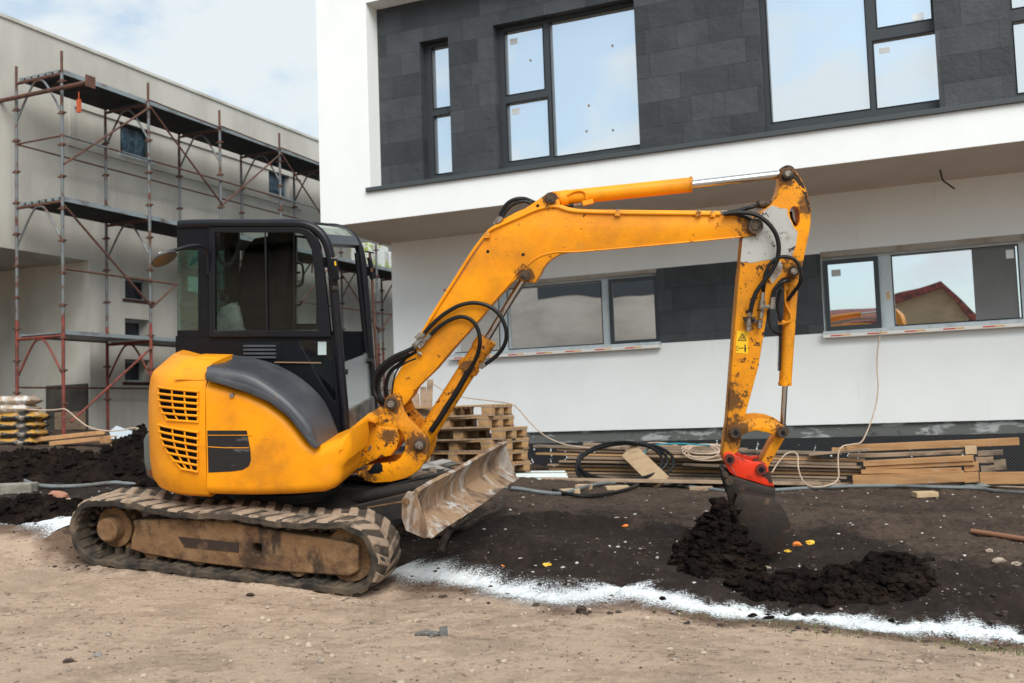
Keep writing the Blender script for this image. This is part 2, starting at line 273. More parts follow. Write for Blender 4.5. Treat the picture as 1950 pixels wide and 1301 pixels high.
deckm=M('dark_steel_deck',(.045,.048,.052),.6,.3,[dict(c=(.10,.06,.04),s=4,d=7,lo=.55,hi=.7,metal=0.)])
deckedge=M('galvanised_deck_edge',(.26,.30,.32),.5,.3,[dict(c=(.12,.10,.09),s=(3,3,9),d=7,lo=.5,hi=.7)])
plast=lambda n,c,r=.5:M(n,c,r)
# ---------------------------------------------------------------- mesh builder
class MB:
    def __init__(s): s.v=[]; s.f=[]
    def add(s,vs,fs): o=len(s.v); s.v+= [Vector(p) for p in vs]; s.f+=[tuple(i+o for i in f) for f in fs]; return s
    def box(s,fr,a,b):
        x0,y0,z0=a; x1,y1,z1=b
        vs=[fr.w(p) if fr else Vector(p) for p in ((x0,y0,z0),(x1,y0,z0),(x1,y1,z0),(x0,y1,z0),(x0,y0,z1),(x1,y0,z1),(x1,y1,z1),(x0,y1,z1))]
        return s.add(vs,((0,3,2,1),(4,5,6,7),(0,1,5,4),(1,2,6,5),(2,3,7,6),(3,0,4,7)))
    def bar(s,p0,p1,w,h,up=(0,0,1),bev=0):
        p0,p1=Vector(p0),Vector(p1); d=(p1-p0).normalized(); up=Vector(up); x=d.cross(up)
        if x.length<1e-3: x=d.cross(Vector((1,0,0)))
        x.normalize(); z=x.cross(d)
        vs=[p+x*(a*w/2)+z*(b_*h/2) for p in (p0,p1) for a,b_ in ((-1,-1),(1,-1),(1,1),(-1,1))]
        return s.add(vs,((0,1,2,3),(7,6,5,4),(0,4,5,1),(1,5,6,2),(2,6,7,3),(3,7,4,0)))
    def tube(s,pts,r,n=10,caps=True,rib=None):
        pts=[Vector(p) for p in pts]; k=len(pts); rr=r if isinstance(r,(list,tuple)) else [r]*k
        t0=(pts[1]-pts[0]).normalized(); x=t0.orthogonal().normalized(); vs=[]; fs=[]
        for i,p in enumerate(pts):
            t=((pts[min(i+1,k-1)]-pts[max(i-1,0)])).normalized(); x=(x-t*x.dot(t)).normalized(); y=t.cross(x)
            for j in range(n):
                a=2*math.pi*j/n; vs.append(p+(x*math.cos(a)+y*math.sin(a))*rr[i])
        for i in range(k-1):
            for j in range(n): fs.append((i*n+j,i*n+(j+1)%n,(i+1)*n+(j+1)%n,(i+1)*n+j))
        if caps: fs.append(tuple(range(n-1,-1,-1))); fs.append(tuple((k-1)*n+j for j in range(n)))
        return s.add(vs,fs)
    def cyl(s,p0,p1,r0,r1=None,n=20): return s.tube([p0,p1],[r0,r1 if r1 is not None else r0],n)
    def slab(s,fr,pts,y0,y1,holes=(),bev=0,steps=3,bevfar=True,fixx=()):
        pts=[Vector((p[0],p[1])) for p in pts]
        ar=sum(pts[i].x*pts[(i+1)%len(pts)].y-pts[(i+1)%len(pts)].x*pts[i].y for i in range(len(pts)))
        if ar<0: pts=pts[::-1]
        n=len(pts)
        def inset(d):
            if d<=1e-9: return pts
            r=[]
            for i in range(n):
                a,b_,c=pts[i-1],pts[i],pts[(i+1)%n]; e1=(b_-a).normalized(); e2=(c-b_).normalized()
                n1=Vector((-e1.y,e1.x)); n2=Vector((-e2.y,e2.x)); m=n1+n2
                if m.length<.2: m=n1
                m.normalize(); q=b_+m*min(d/max(m.dot(n1),.5),d*1.6); q.x=b_.x if any(abs(b_.x-f)<1e-3 for f in fixx) else q.x; r.append(q)
            return r
        loops=[]
        if bev>0:
            for k in range(steps+1):
                a=math.pi/2*k/steps; loops.append((inset(bev*(1-math.sin(a))),y0+bev*(1-math.cos(a))))
        else: loops.append((pts,y0))
        if bev>0 and bevfar:
            for k in range(steps,-1,-1):
                a=math.pi/2*k/steps; loops.append((inset(bev*(1-math.sin(a))),y1-bev*(1-math.cos(a))))
        else: loops.append((pts,y1))
        vs=[];fs=[]
        for lp,y in loops: vs+=[fr.w((p.x,y,p.y)) for p in lp]
        for k in range(len(loops)-1):
            for i in range(n): fs.append((k*n+i,k*n+(i+1)%n,(k+1)*n+(i+1)%n,(k+1)*n+i))
        base=len(vs)
        for h in holes:
            h=[Vector((p[0],p[1])) for p in h]; m=len(h); o=len(vs)
            vs+=[fr.w((p.x,y0,p.y)) for p in h]+[fr.w((p.x,y1,p.y)) for p in h]
            for i in range(m): fs.append((o+i,o+(i+1)%m,o+m+(i+1)%m,o+m+i))
        for (lp,_),o,side in ((loops[0],0,0),(loops[-1],(len(loops)-1)*n,1)):
            polys=[[Vector((p.x,p.y,0)) for p in lp]]; idx=[o+i for i in range(n)]; q=base
            for h in holes:
                m=len(h); polys.append([Vector((p[0],p[1],0)) for p in h]); idx+=[q+side*m+i for i in range(m)]; q+=2*m
            for t in tessellate_polygon(polys): fs.append(tuple(idx[i] for i in t))
        return s.add(vs,fs)
    def ring(s,fr,o,i,y0,y1):
        n=len(o); vs=[fr.w((p[0],y,p[1])) for y in (y0,y1) for lp in (o,i) for p in lp]; fs=[]
        for k in range(n):
            j=(k+1)%n
            fs+=[(k,j,n+j,n+k),(2*n+k,3*n+k,3*n+j,2*n+j),(k,2*n+k,2*n+j,j),(n+k,n+j,3*n+j,3*n+k)]
        return s.add(vs,fs)
    def ico(s,c,r,seed=0,sq=(1,1,1),rough=.25,sub=2):
        vv,ff=ICO[sub]; a=np.array(vv)*1.; nz=fbm(a[:,0]*1.3+seed*7.1,a[:,1]*1.3+seed*3.3,a[:,2]*1.3,3,seed)
        a=a*(1+rough*nz*1.6)[:,None]*np.array(sq)*r
        return s.add([Vector(c)+Vector(p) for p in a],ff)
    def build(s,name,mat,parent=None,smooth=True,ang=35,label=None,cat=None,group=None,kind=None,bevel=0,attrs=None,recalc=True):
        me=bpy.data.meshes.new(name); o=bpy.data.objects.new(name,me); COL.objects.link(o)
        vs=np.array([tuple(p) for p in s.v])
        if parent:
            o.parent=parent; root=parent
            while root.parent: root=root.parent
            Mi=MTX[root.name].inverted(); vs=vs@np.array(Mi.to_3x3()).T+np.array(Mi.translation)
        else:
            loc=Vector(((vs[:,0].min()+vs[:,0].max())/2,(vs[:,1].min()+vs[:,1].max())/2,vs[:,2].min())); rz=BY if kind is None else 0
            Mo=Matrix.Translation(loc)@Matrix.Rotation(rz,4,'Z'); o.matrix_world=Mo; MTX[o.name]=Mo; Mi=Mo.inverted()
            vs=vs@np.array(Mi.to_3x3()).T+np.array(Mi.translation)
        me.from_pydata(vs.tolist(),[],s.f); 
        if recalc:
            bm=bmesh.new(); bm.from_mesh(me); bmesh.ops.recalc_face_normals(bm,faces=bm.faces); bm.to_mesh(me); bm.free()
        me.update()
        if smooth:
            me.polygons.foreach_set('use_smooth',[True]*len(me.polygons)); me.set_sharp_from_angle(angle=R_(ang))
        if attrs:
            for k,a in attrs.items():
                at=me.attributes.new(k,'FLOAT','POINT'); at.data.foreach_set('value',np.asarray(a,dtype=np.float32))
        if mat: me.materials.append(mat)
        if bevel:
            b=o.modifiers.new('bevel','BEVEL'); b.width=bevel; b.segments=2; b.limit_method='ANGLE'; b.angle_limit=R_(40)
        tag(o,label,cat,group,kind); return o
MTX={}
def tag(o,label=None,cat=None,group=None,kind=None):
    for k,v_ in (('label',label),('category',cat),('group',group),('kind',kind)):
        if v_: o[k]=v_
def thing(name,label,cat,Mw,group=None):
    o=bpy.data.objects.new(name,None); COL.objects.link(o); o.matrix_world=Mw; o.empty_display_size=.2; MTX[o.name]=Mw.copy(); tag(o,label,cat,group); return o
ICO={}
for sb_ in (1,2,3):
    bm=bmesh.new(); bmesh.ops.create_icosphere(bm,subdivisions=sb_,radius=1); bm.verts.ensure_lookup_table()
    ICO[sb_]=([tuple(v_.co) for v_ in bm.verts],[tuple(v_.index for v_ in f.verts) for f in bm.faces]); bm.free()
def crv(pts,n=6,closed=False):
    pts=[Vector(p) for p in pts]; k=len(pts); r=[]
    for i in range(k if closed else k-1):
        if closed: a,b_,c,d=pts[i-1],pts[i],pts[(i+1)%k],pts[(i+2)%k]
        else: a,b_,c,d=pts[max(i-1,0)],pts[i],pts[i+1],pts[min(i+2,k-1)]
        for j in range(n):
            t=j/n; r.append(.5*((2*b_)+(c-a)*t+(2*a-5*b_+4*c-d)*t*t+(3*b_-a-3*c+d)*t**3))
    if not closed: r.append(pts[-1])
    return r
def circ(cx,cz,r,n=24,sx=1): return [(cx+sx*r*math.cos(2*math.pi*i/n),cz+r*math.sin(2*math.pi*i/n)) for i in range(n)]
exec_parts=[]
# ================================================================ GROUND
BANK=[]
for (bqx,bqy,ra,rb,hh,an) in ((1140,1075,.45,.24,.10,-.15),(985,1050,.40,.22,.08,-.2),(1080,1003,1.0,.13,.075,-.12),(1790,1125,.55,.25,.09,-.2),(1730,1012,.8,.14,.05,.05),(1560,980,.9,.16,.04,0),(1930,1170,.4,.2,.08,0),(880,1075,.25,.15,.05,0),(1420,1000,.5,.25,-.06,0),(1000,1075,.9,.12,-.04,-.2)):
    p_=G(bqx,bqy); BANK.append((p_.x,p_.y,ra,rb,hh,an))
def sstep(a,b,x): t=np.clip((x-a)/(b-a),0,1); return t*t*(3-2*t)
def ground_h(x,y):
    x=np.asarray(x,float); y=np.asarray(y,float)
    z=base_h(x,y); d=beyond(x,y)+.12*fbm(x*1.7,y*1.7,o=3,seed=5)
    s=sstep(-.35,.15,d); far=sstep(15,25,y)+sstep(9,14,np.abs(x)); s2=s*(1-np.clip(far,0,1))
    lx=(x-TU.x)*math.cos(.297)-(y-TU.y)*math.sin(.297); ly=(x-TU.x)*math.sin(.297)+(y-TU.y)*math.cos(.297)
    under=np.exp(-(np.maximum(np.abs(lx)-1.2,0)/.35)**2-(np.maximum(np.abs(ly-.9)-1.05,0)/.35)**2)
    road=.016*fbm(x*2.2,y*2.2,o=4,seed=1)+.006*fbm(x*13,y*13,o=4,seed=2,g=.6)+.0035*fbm(x*27,y*27,o=2,seed=8)
    soil=.050*fbm(x*1.1+3,y*1.3,o=3,seed=3)+.034*(.35-np.abs(fbm(x*4,y*4,o=4,seed=4,g=.6)))+.022*fbm(x*15,y*15,o=3,seed=6,g=.65)
    lip=.05*np.exp(-((d-.45)/.28)**2)*(.5+fbm(x*.8,y*.8,o=2,seed=9))-.03*np.exp(-((d+.30)/.2)**2)*(x>-1.2)
    rough=sstep(-.9,-.2,d)*(1-s)*.012*fbm(x*9,y*9,o=4,seed=12,g=.6)
    nz7=fbm(x*11,y*11,o=4,seed=31,g=.6); berm=.030*np.exp(-((ly+.05)/.045)**2)*(np.abs(lx)<1.15)*(.6+.9*nz7)+.035*np.exp(-((lx-1.28)/.10)**2)*(np.abs(ly-.2)<.25)*(.7+nz7)
    rut=-.012*np.exp(-((ly+.75)/.18)**4)*(.6+fbm(x*3,y*9,o=3,seed=33))*(y<8)*(x<2)
    bank=0*z
    for (bx_,by_,ra,rb,hh,an) in BANK:
        dx_,dy_=x-bx_,y-by_; u_=dx_*math.cos(an)+dy_*math.sin(an); v_=-dx_*math.sin(an)+dy_*math.cos(an); bank=bank+1.5*hh*np.exp(-(u_/ra)**2-(v_/rb)**2)*(1+.5*fbm(x*5,y*5,o=3,seed=41))
    z=z+bank*(1-.8*under)
    return z+berm+rut+road*(1-s2)*(1-.6*under)+(soil+lip)*s2*(1-.75*under)+rough*(1-.6*under)
def axis(segs):
    r=[segs[0][0]]
    for a,b,st in segs:
        n=max(1,int(round((b-a)/st))); r+=list(np.linspace(a,b,n+1)[1:])
    return np.array(r)
xs=axis([(-300,-60,60),(-60,-14,4),(-14,-6.2,.12),(-6.2,5.2,.018),(5.2,9,.08),(9,20,1),(20,60,8),(60,300,60)])
ys=axis([(-300,-60,60),(-60,-8,6),(-8,3,.5),(3,9.2,.0165),(9.2,15.5,.04),(15.5,26,.25),(26,60,4),(60,400,60)])
XX,YY=np.meshgrid(xs,ys); ZZ=ground_h(XX,YY)
nx,ny=len(xs),len(ys)
vs=np.stack([XX.ravel(),YY.ravel(),ZZ.ravel()],1).astype(np.float32)
ii=np.arange(nx*ny).reshape(ny,nx); fs=np.stack([ii[:-1,:-1],ii[:-1,1:],ii[1:,1:],ii[1:,:-1]],-1).reshape(-1,4).astype(np.int32)
me=bpy.data.meshes.new('ground'); me.vertices.add(len(vs)); me.vertices.foreach_set('co',vs.ravel())
me.loops.add(fs.size); me.loops.foreach_set('vertex_index',fs.ravel()); me.polygons.add(len(fs)); me.polygons.foreach_set('loop_start',np.arange(0,fs.size,4,dtype=np.int32)); me.polygons.foreach_set('loop_total',np.full(len(fs),4,dtype=np.int32))
me.update(); me.polygons.foreach_set('use_smooth',[True]*len(fs))
D=beyond(XX,YY)
soil_a=sstep(-.16,.10,D+.10*fbm(XX*5,YY*5,o=3,seed=21)); mid_a=sstep(-1.0,-.1,D+.35*fbm(XX*1.3,YY*1.3,o=3,seed=22))
dark_a=soil_a*(1-sstep(1.7,3.6,D+.6*fbm(XX*.7,YY*.7,o=3,seed=23)))
for k,a in (('soil',soil_a),('mid',mid_a),('dark',dark_a)):
    at=me.attributes.new(k,'FLOAT','POINT'); at.data.foreach_set('value',a.ravel().astype(np.float32))
gm=M('dirt_ground',(.58,.43,.32),.95,0,[
    dict(c=(.27,.18,.12),s=1.9,d=10,r=.74,lo=.49,hi=.63,a=.85),
    dict(c=(.56,.44,.33),s=1.9,d=9,r=.7,lo=.52,hi=.70,a=.75),
    dict(c=(.13,.08,.052),s=(14,24,24),d=9,r=.75,lo=.54,hi=.62,a=.9,m=dict(s=2.1,d=7,lo=.46,hi=.56)),
    dict(c=(.20,.14,.10),s=(45,70,60),d=6,r=.7,lo=.58,hi=.66,a=.6),
    dict(c=(.62,.55,.48),s=70,d=5,lo=.63,hi=.69,a=.8),
    dict(c=(.15,.105,.075),s=(95,130,130),d=4,r=.8,lo=.55,hi=.66,a=.65),
    dict(c=(.72,.63,.52),s=(120,150,140),d=3,r=.8,lo=.60,hi=.70,a=.7),
    dict(attr='mid',c=(.15,.092,.062),s=7,d=9,n=1.0,lo=.85,hi=1.35,a=.92),
    dict(attr='soil',c=(.095,.066,.050),s=6,d=9,n=.7,lo=.70,hi=.98),
    dict(attr='soil',c=(.19,.145,.11),s=38,d=8,r=.75,n=2.0,lo=2.14,hi=2.32,a=.6),
    dict(attr='soil',c=(.040,.027,.021),s=1.5,d=10,r=.72,n=2.0,lo=1.90,hi=2.30,a=.85),
    dict(attr='soil',c=(.030,.020,.016),s=14,d=9,r=.7,n=2.0,lo=2.02,hi=2.25,a=.75),
    dict(attr='dark',c=(.022,.0150,.0125),s=4.5,d=10,r=.74,n=2.6,lo=1.45,hi=2.0,a=.95),
    dict(attr='dark',c=(.060,.042,.033),s=4.2,d=9,r=.7,n=2.2,lo=2.05,hi=2.5,a=.7),
    dict(c=(.50,.46,.42),s=48,d=4,r=.6,lo=.70,hi=.735,a=.8)],bump=[(22,1,.03),(75,1,.014),(260,.8,.005)],spec=.25)
me.materials.append(gm); go=bpy.data.objects.new('ground',me); COL.objects.link(go); tag(go,'beige compacted dirt road in front of dark dug-over soil',None,None,'structure')
def gz(x,y,l=0.): return float(ground_h(np.array([x]),np.array([y]))[0])+l
def GP(px,py,l=0.): p=G(px,py); p.z=gz(p.x,p.y,l); return p
# lime powder line
def lime(pts,wid,seed,name):
    pts=[Vector((p.x,p.y,0)) for p in pts]; c=crv(pts,40); n=len(c); m=27; V=[];A=[]
    for i,p in enumerate(c):
        t=(c[min(i+1,n-1)]-c[max(i-1,0)]).normalized(); q=Vector((-t.y,t.x,0))
        wn=wid*(1+.55*float(vnoise(np.array([i*.045]),np.array([seed*3.])))+.25*float(vnoise(np.array([i*.17]),np.array([seed*5.]))))
        for j in range(m):
            a=-1+2*j/(m-1); s=p+q*(a*wn); V.append((s.x,s.y)); A.append(1.15*(1-abs(a))**1.35)
    V=np.array(V); Z=ground_h(V[:,0],V[:,1]); A=np.array(A); Z=Z+.004+.012*np.clip(A,0,1)*(.6+.4*vnoise(V[:,0]*20,V[:,1]*20))
    mb=MB(); mb.v=[Vector((V[i,0],V[i,1],Z[i])) for i in range(len(V))]; mb.f=[(i*m+j,i*m+j+1,(i+1)*m+j+1,(i+1)*m+j) for i in range(n-1) for j in range(m-1)]
    mt=M('lime_powder',(.70,.735,.76),.95,0,[dict(c=(.40,.39,.37),s=34,d=8,r=.75,lo=.52,hi=.68,a=.8)],bump=(60,.9,.012),alpha=dict(attr='e',s=80,n=3.2,lo=1.80,hi=2.35))
    mb.build(name,mt,kind='stuff',label='white lime powder line %s'%('marked between road and dark soil' if seed==1 else 'on the ground left of the excavator'),attrs={'e':A},recalc=False,ang=180)
lime(LIME[5:],.25,1,'lime_line'); lime(LIME[:5],.17,2,'lime_line')
# pebbles and debris
def scatter(name,label,mat,items,kind='stuff'):
    mb=MB()
    for (x,y,r,s,sq) in items: mb.ico((x,y,gz_c(x,y)+r*sq[2]*.25),r,s,sq,.35,1)
    mb.build(name,mat,kind=kind,label=label,ang=60,recalc=False)
_gc={}
def gz_c(x,y):
    i=np.searchsorted(xs,x)-1; j=np.searchsorted(ys,y)-1; a=(x-xs[i])/(xs[i+1]-xs[i]); b=(y-ys[j])/(ys[j+1]-ys[j])
    return float((ZZ[j,i]*(1-a)+ZZ[j,i+1]*a)*(1-b)+(ZZ[j+1,i]*(1-a)+ZZ[j+1,i+1]*a)*b)
def rnd_pts(n,px0,px1,d0,d1,cond,r0,r1,pw=2.5):
    r=[]
    while len(r)<n:
        d=random.uniform(d0**.5,d1**.5)**2; x=(random.uniform(px0,px1)-CX)/F*d; y=d
        b=float(beyond(np.array([x]),np.array([y]))[0])
        if not cond(b): continue
        r.append((x,y,r0+(r1-r0)*random.random()**pw*1.,random.randint(0,9999),(random.uniform(.7,1.3),random.uniform(.7,1.3),random.uniform(.4,.8))))
    return r
peb=M('pale_pebble',(.36,.29,.235),.9,0,[dict(c=(.20,.145,.11),s=9,lo=.45,hi=.6)]); soilclod=M('brown_soil_crumb',(.060,.040,.030),.95,0,[dict(c=(.022,.015,.012),s=6,lo=.4,hi=.65)],bump=(60,.6,.01))
whitebit=M('pale_stone_chip',(.48,.45,.42),.9,0,[dict(c=(.25,.22,.19),s=12,lo=.45,hi=.65)])
scatter('gravel','pale gravel and pebbles spread over the beige dirt road',peb,rnd_pts(2600,-100,2050,3.9,7.5,lambda b:b<-.35,.002,.012,5))
scatter('road_stones','scattered pale and tan stones half sunk in the beige road',M('tan_stone',(.42,.34,.26),.9,0,[dict(c=(.25,.20,.16),s=4,d=2,lo=.48,hi=.55)]),rnd_pts(420,-100,2050,3.9,7.5,lambda b:b<-.25,.006,.024,3.5))
scatter('soil_crumbs','small brown earth crumbs lying along the road edge and dark soil',soilclod,rnd_pts(2300,-100,2050,4.6,10,lambda b:-.6<b<2.5,.003,.024,4)+rnd_pts(420,-100,2050,4.,6.5,lambda b:b<-.3,.002,.008,4))
scatter('stone_chips','pale stone chips strewn over the soil behind the lime line',whitebit,rnd_pts(1100,-200,2100,6.5,12.5,lambda b:b>.3,.003,.020,4))
# ================================================================ SOIL HEAPS
def heap(name,label,c,rx,ry,h,seed,clods,yaw=0,peak=(0,0),pw=.8,mat=soilm,rough=.55):
    n=90; V=[];F_=[]; g=np.linspace(-1,1,n); gx,gy=np.meshgrid(g,g); r=np.sqrt((gx-peak[0]*(1-np.clip(np.hypot(gx,gy),0,1)))**2+(gy-peak[1]*(1-np.clip(np.hypot(gx,gy),0,1)))**2)
    rr=np.hypot(gx,gy)+.12*fbm(gx*2+seed,gy*2,o=3,seed=seed)
    x=c[0]+gx*rx*math.cos(yaw)-gy*ry*math.sin(yaw); y=c[1]+gx*rx*math.sin(yaw)+gy*ry*math.cos(yaw)
    prof=np.clip(1-np.maximum(r,rr),0,1)**pw
    nz=fbm(x*5,y*5,o=5,seed=seed+3,g=.62); z=ground_h(x,y)+h*prof*(1+rough*1.6*nz)+.05*np.abs(nz)*(prof>0)*np.minimum(prof*4,1)-.035*(prof<=0.001)
    mb=MB(); mb.v=[Vector(t) for t in zip(x.ravel(),y.ravel(),z.ravel())]
    mb.f=[(j*n+i,j*n+i+1,(j+1)*n+i+1,(j+1)*n+i) for j in range(n-1) for i in range(n-1) if prof[j:j+2,i:i+2].max()>0]
    for k in range(clods):
        a=random.uniform(0,2*math.pi); q=random.random()**.6*1.02; u,v_=q*math.cos(a),q*math.sin(a); i=min(n-1,max(0,int((u+1)/2*(n-1)))); j=min(n-1,max(0,int((v_+1)/2*(n-1))))
        s=random.uniform(.005,.015)+(random.random()**9)*.040
        mb.ico((x[j,i],y[j,i],max(z[j,i],gz_c(x[j,i],y[j,i]))+s*.25),s,random.randint(0,9999),(random.uniform(.7,1.3),random.uniform(.7,1.3),random.uniform(.5,.95)),1.0,1 if s<.016 else 2)
    return mb.build(name,mat,ang=180,label=label,cat='soil heap',recalc=False)
DB=8.0
p=GP(1368,1078); heap('soil_heap','tall crumbly black soil heap in front of the excavator bucket',p,.34,.33,.56,37,1300,0,(.30,.1),1.05,rough=.25)
p=GP(1585,1130); heap('soil_heap','low spread of black soil clods right of the bucket',p,.66,.33,.11,32,1500,-.14,(-.1,0),.6)
p=GP(1700,1110); heap('soil_heap','small rounded black soil mound at the right end of the clods',p,.28,.2,.08,36,400,-.1)
p=G(150,905); heap('soil_heap','long black soil heap in front of the scaffold',p,2.15,.75,.24,33,1900,-.12,(.25,0),.6)
p=G(268,893); heap('soil_heap','steep black soil heap beside the grey counterweight',p,.42,.42,.42,34,500,0,(0,0),.55)
p=GP(70,985); heap('soil_heap','flat dark soil heap next to the rear end of the track',p,.62,.32,.13,35,260,-.1)
CL_=['earth clod on the lime line left of the pair below the heap','largest earth clod lying on the lime line below the bucket heap','earth clod resting on the lime line right of the largest one','round earth clod at the upper edge of the lime line','earth clod on the right part of the lime line, left of its twin','small earth clod on the lime line, furthest right','small earth clod squeezed beside the largest one on the lime line','tiny earth clod beyond the lime line edge, right of the pair','tiniest earth clod on the lime line, left of the others','brown earth clod on the road edge below the lime line','small earth clod below the middle of the lime line']
for k,(a,b_,r) in enumerate(((1433,1172,.022),(1466,1178,.028),(1496,1172,.020),(1513,1158,.022),(1697,1192,.02),(1716,1196,.016),(1460,1168,.018),(1530,1173,.014),(1408,1165,.013),(1108,1166,.032),(1262,1148,.02))):
    p=GP(a,b_); mb=MB(); mb.ico((p.x,p.y,p.z+r*.5),r,k*13,(1.2,1,.85),.5,2)
    mb.build('earth_clod',soilm if k!=9 else soilclod,label=CL_[k],cat='clod',group='earth clods along the lime line')
# ================================================================ WHITE BUILDING (building frame: x along facade, y away, z up)
V_UP,V_TILE,V_GL,V_LOW=12.48,12.78,13.0,14.25
def bu(px,py,v): h=BF.hit(px,py,1,v); return h.x,h.z
def quad(mb,fr,a,b,c,d): mb.add([fr.w(p) for p in (a,b,c,d)],[(0,1,2,3)])
def wallv(mb,v,u0,u1,z0,z1,holes,thick):   # wall with rectangular openings, front face at v, reveals to v+thick
    us=sorted({u0,u1,*[h[0] for h in holes],*[h[1] for h in holes]}); zs=sorted({z0,z1,*[h[2] for h in holes],*[h[3] for h in holes]})
    us=[u for u in us if u0<=u<=u1]; zs=[z for z in zs if z0<=z<=z1]
    for i in range(len(us)-1):
        for j in range(len(zs)-1):
            cu,cz=(us[i]+us[i+1])/2,(zs[j]+zs[j+1])/2
            if any(h[0]<cu<h[1] and h[2]<cz<h[3] for h in holes): continue
            quad(mb,BF,(us[i],v,zs[j]),(us[i+1],v,zs[j]),(us[i+1],v,zs[j+1]),(us[i],v,zs[j+1]))
    for (a,b,c,d) in holes:
        b=min(b,u1); d=min(d,z1)
        for q in (((a,c),(b,c)),((b,c),(b,d)),((b,d),(a,d)),((a,d),(a,c))):
            quad(mb,BF,(q[0][0],v,q[0][1]),(q[1][0],v,q[1][1]),(q[1][0],v+thick,q[1][1]),(q[0][0],v+thick,q[0][1]))
uL=bu(608,300,V_UP)[0]; uLl=bu(748,600,V_LOW)[0]; UR=9.0; VB=24.
zs_=bu(1300,348,V_UP)[1]; zrec0=bu(1300,276,V_UP)[1]; urec=bu(701,180,V_UP)[0]; zrec1=bu(704,4,V_UP)[1]; ztop=zrec1+1.1
gb=G(1450,915).z
wb=thing('white_building','modern white rendered building with dark slate cladding and strip windows behind the excavator','building',Matrix.Translation(BF.w((uL,V_UP,gb-.2)))@Matrix.Rotation(BY,4,'Z'))
mb=MB(); wallv(mb,V_UP,uL,UR,zs_,ztop,[(urec,UR-1,zrec0,zrec1)],V_TILE-V_UP+.0)
quad(mb,BF,(uL,V_UP,zs_),(uL,VB,zs_),(uL,VB,ztop),(uL,V_UP,ztop)); quad(mb,BF,(UR,V_UP,zs_),(UR,VB,zs_),(UR,VB,ztop),(UR,V_UP,ztop))
quad(mb,BF,(uL,VB,zs_),(UR,VB,zs_),(UR,VB,ztop),(uL,VB,ztop)); mb.build('upper_wall',render_w,wb,smooth=False,recalc=False)
mb=MB(); quad(mb,BF,(uL,V_UP,ztop),(UR,V_UP,ztop),(UR,VB,ztop),(uL,VB,ztop)); mb.build('roof',zinc,wb,smooth=False)
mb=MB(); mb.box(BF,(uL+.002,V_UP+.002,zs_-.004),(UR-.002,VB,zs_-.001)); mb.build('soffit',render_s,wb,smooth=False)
# flashing sill under the recess
mb=MB(); mb.box(BF,(urec-.06,V_UP-.045,zrec0-.055),(UR-1,V_UP+.29,zrec0+.006)); mb.build('sill_flashing',zinc,wb,bevel=.006)
# tile wall with window openings
def r4(pl,pt,pr,pb,v): 
    u0=bu(pl[0],pl[1],v)[0]; u1=bu(pr[0],pr[1],v)[0]; return u0,u1,bu(pb[0],pb[1],v)[1],bu(pt[0],pt[1],v)[1]
w1=r4((802,200),(825,75),(857,200),(840,342),V_TILE); w2=r4((943,180),(1080,20),(1213,150),(1080,300),V_TILE); w3=r4((1448,100),(1600,-75),(1786,150),(1600,228),V_TILE); w4=r4((1926,100),(1940,-75),(2080,100),(1940,190),V_TILE)
zb_=zrec0+.006
wins=[(a[0],a[1],zb_,a[3]) for a in (w1,w2,w3,w4)]
mb=MB(); wallv(mb,V_TILE,urec,UR-1,zb_,zrec1-.003,wins,.26); mb.build('slate_cladding',slate,wb,smooth=False,recalc=False)
def frame_bars(mb,v,rects,t,dep=.07):
    for (a,b,c,d) in rects:
        mb.box(BF,(a,v-dep,c),(b,v,d))
def window(parent,v,outer,panes,fw,frame_mat,pane_mat,sashes=(),name='window'):
    """outer rect, panes = list of rects (u0,u1,z0,z1): everything else inside the outer rect is frame"""
    mb=MB(); us=sorted({outer[0],outer[1],*[p[0] for p in panes],*[p[1] for p in panes]}); zz=sorted({outer[2],outer[3],*[p[2] for p in panes],*[p[3] for p in panes]})
    for i in range(len(us)-1):
        for j in range(len(zz)-1):
            cu,cz=(us[i]+us[i+1])/2,(zz[j]+zz[j+1])/2
            if any(p[0]<cu<p[1] and p[2]<cz<p[3] for p in panes): continue
            mb.box(BF,(us[i],v-.06,zz[j]),(us[i+1],v+.02,zz[j+1]))
    wf=mb.build(name,frame_mat,parent,smooth=False)
    for p in panes:
        m=MB(); m.box(BF,(p[0]-.004,v-.012,p[2]-.004),(p[1]+.004,v-.004,p[3]+.004)); m.build('pane',pane_mat if not isinstance(pane_mat,dict) else pane_mat[panes.index(p)],wf,smooth=False)
        g=MB()
        for a,b,c,d in ((p[0]-.012,p[0],p[2]-.012,p[3]+.012),(p[1],p[1]+.012,p[2]-.012,p[3]+.012),(p[0],p[1],p[2]-.012,p[2]),(p[0],p[1],p[3],p[3]+.012)): g.box(BF,(a,v-.066,c),(b,v-.058,d))
        g.build('gasket',blackm,wf,smooth=False)
    return wf
pr=lambda x0,y0,x1,y1,v,yl=None: (bu(x0,(y0+y1)/2,v)[0],bu(x1,(y0+y1)/2,v)[0],bu((x0+x1)/2,y1,v)[1],bu((x0+x1)/2,y0,v)[1])
vg=V_GL
a=pr(828,92,857,207,vg); b=pr(829,222,859,332,vg); zt=a[3]
window(wb,vg,(w1[0],w1[1],zb_,w1[3]),[(a[0],w1[1]-.03,a[2],a[3]),(a[0],w1[1]-.03,b[2],b[3])],.05,anth,gl_up)
a=pr(966,58,1038,178,vg); b=pr(969,194,1049,304,vg); c=pr(1054,30,1215,290,vg)
w2f=window(wb,vg,(w2[0],w2[1],zb_,w2[3]),[(a[0],a[1],a[2],a[3]),(a[0],b[1]-.01,b[2],b[3]),(c[0],w2[1]-.02,b[2]-.02,c[3])],.05,anth,gl_up)
c=pr(1457,-60,1650,224,vg); a=pr(1668,-60,1771,48,vg); b=pr(1667,72,1785,201,vg)
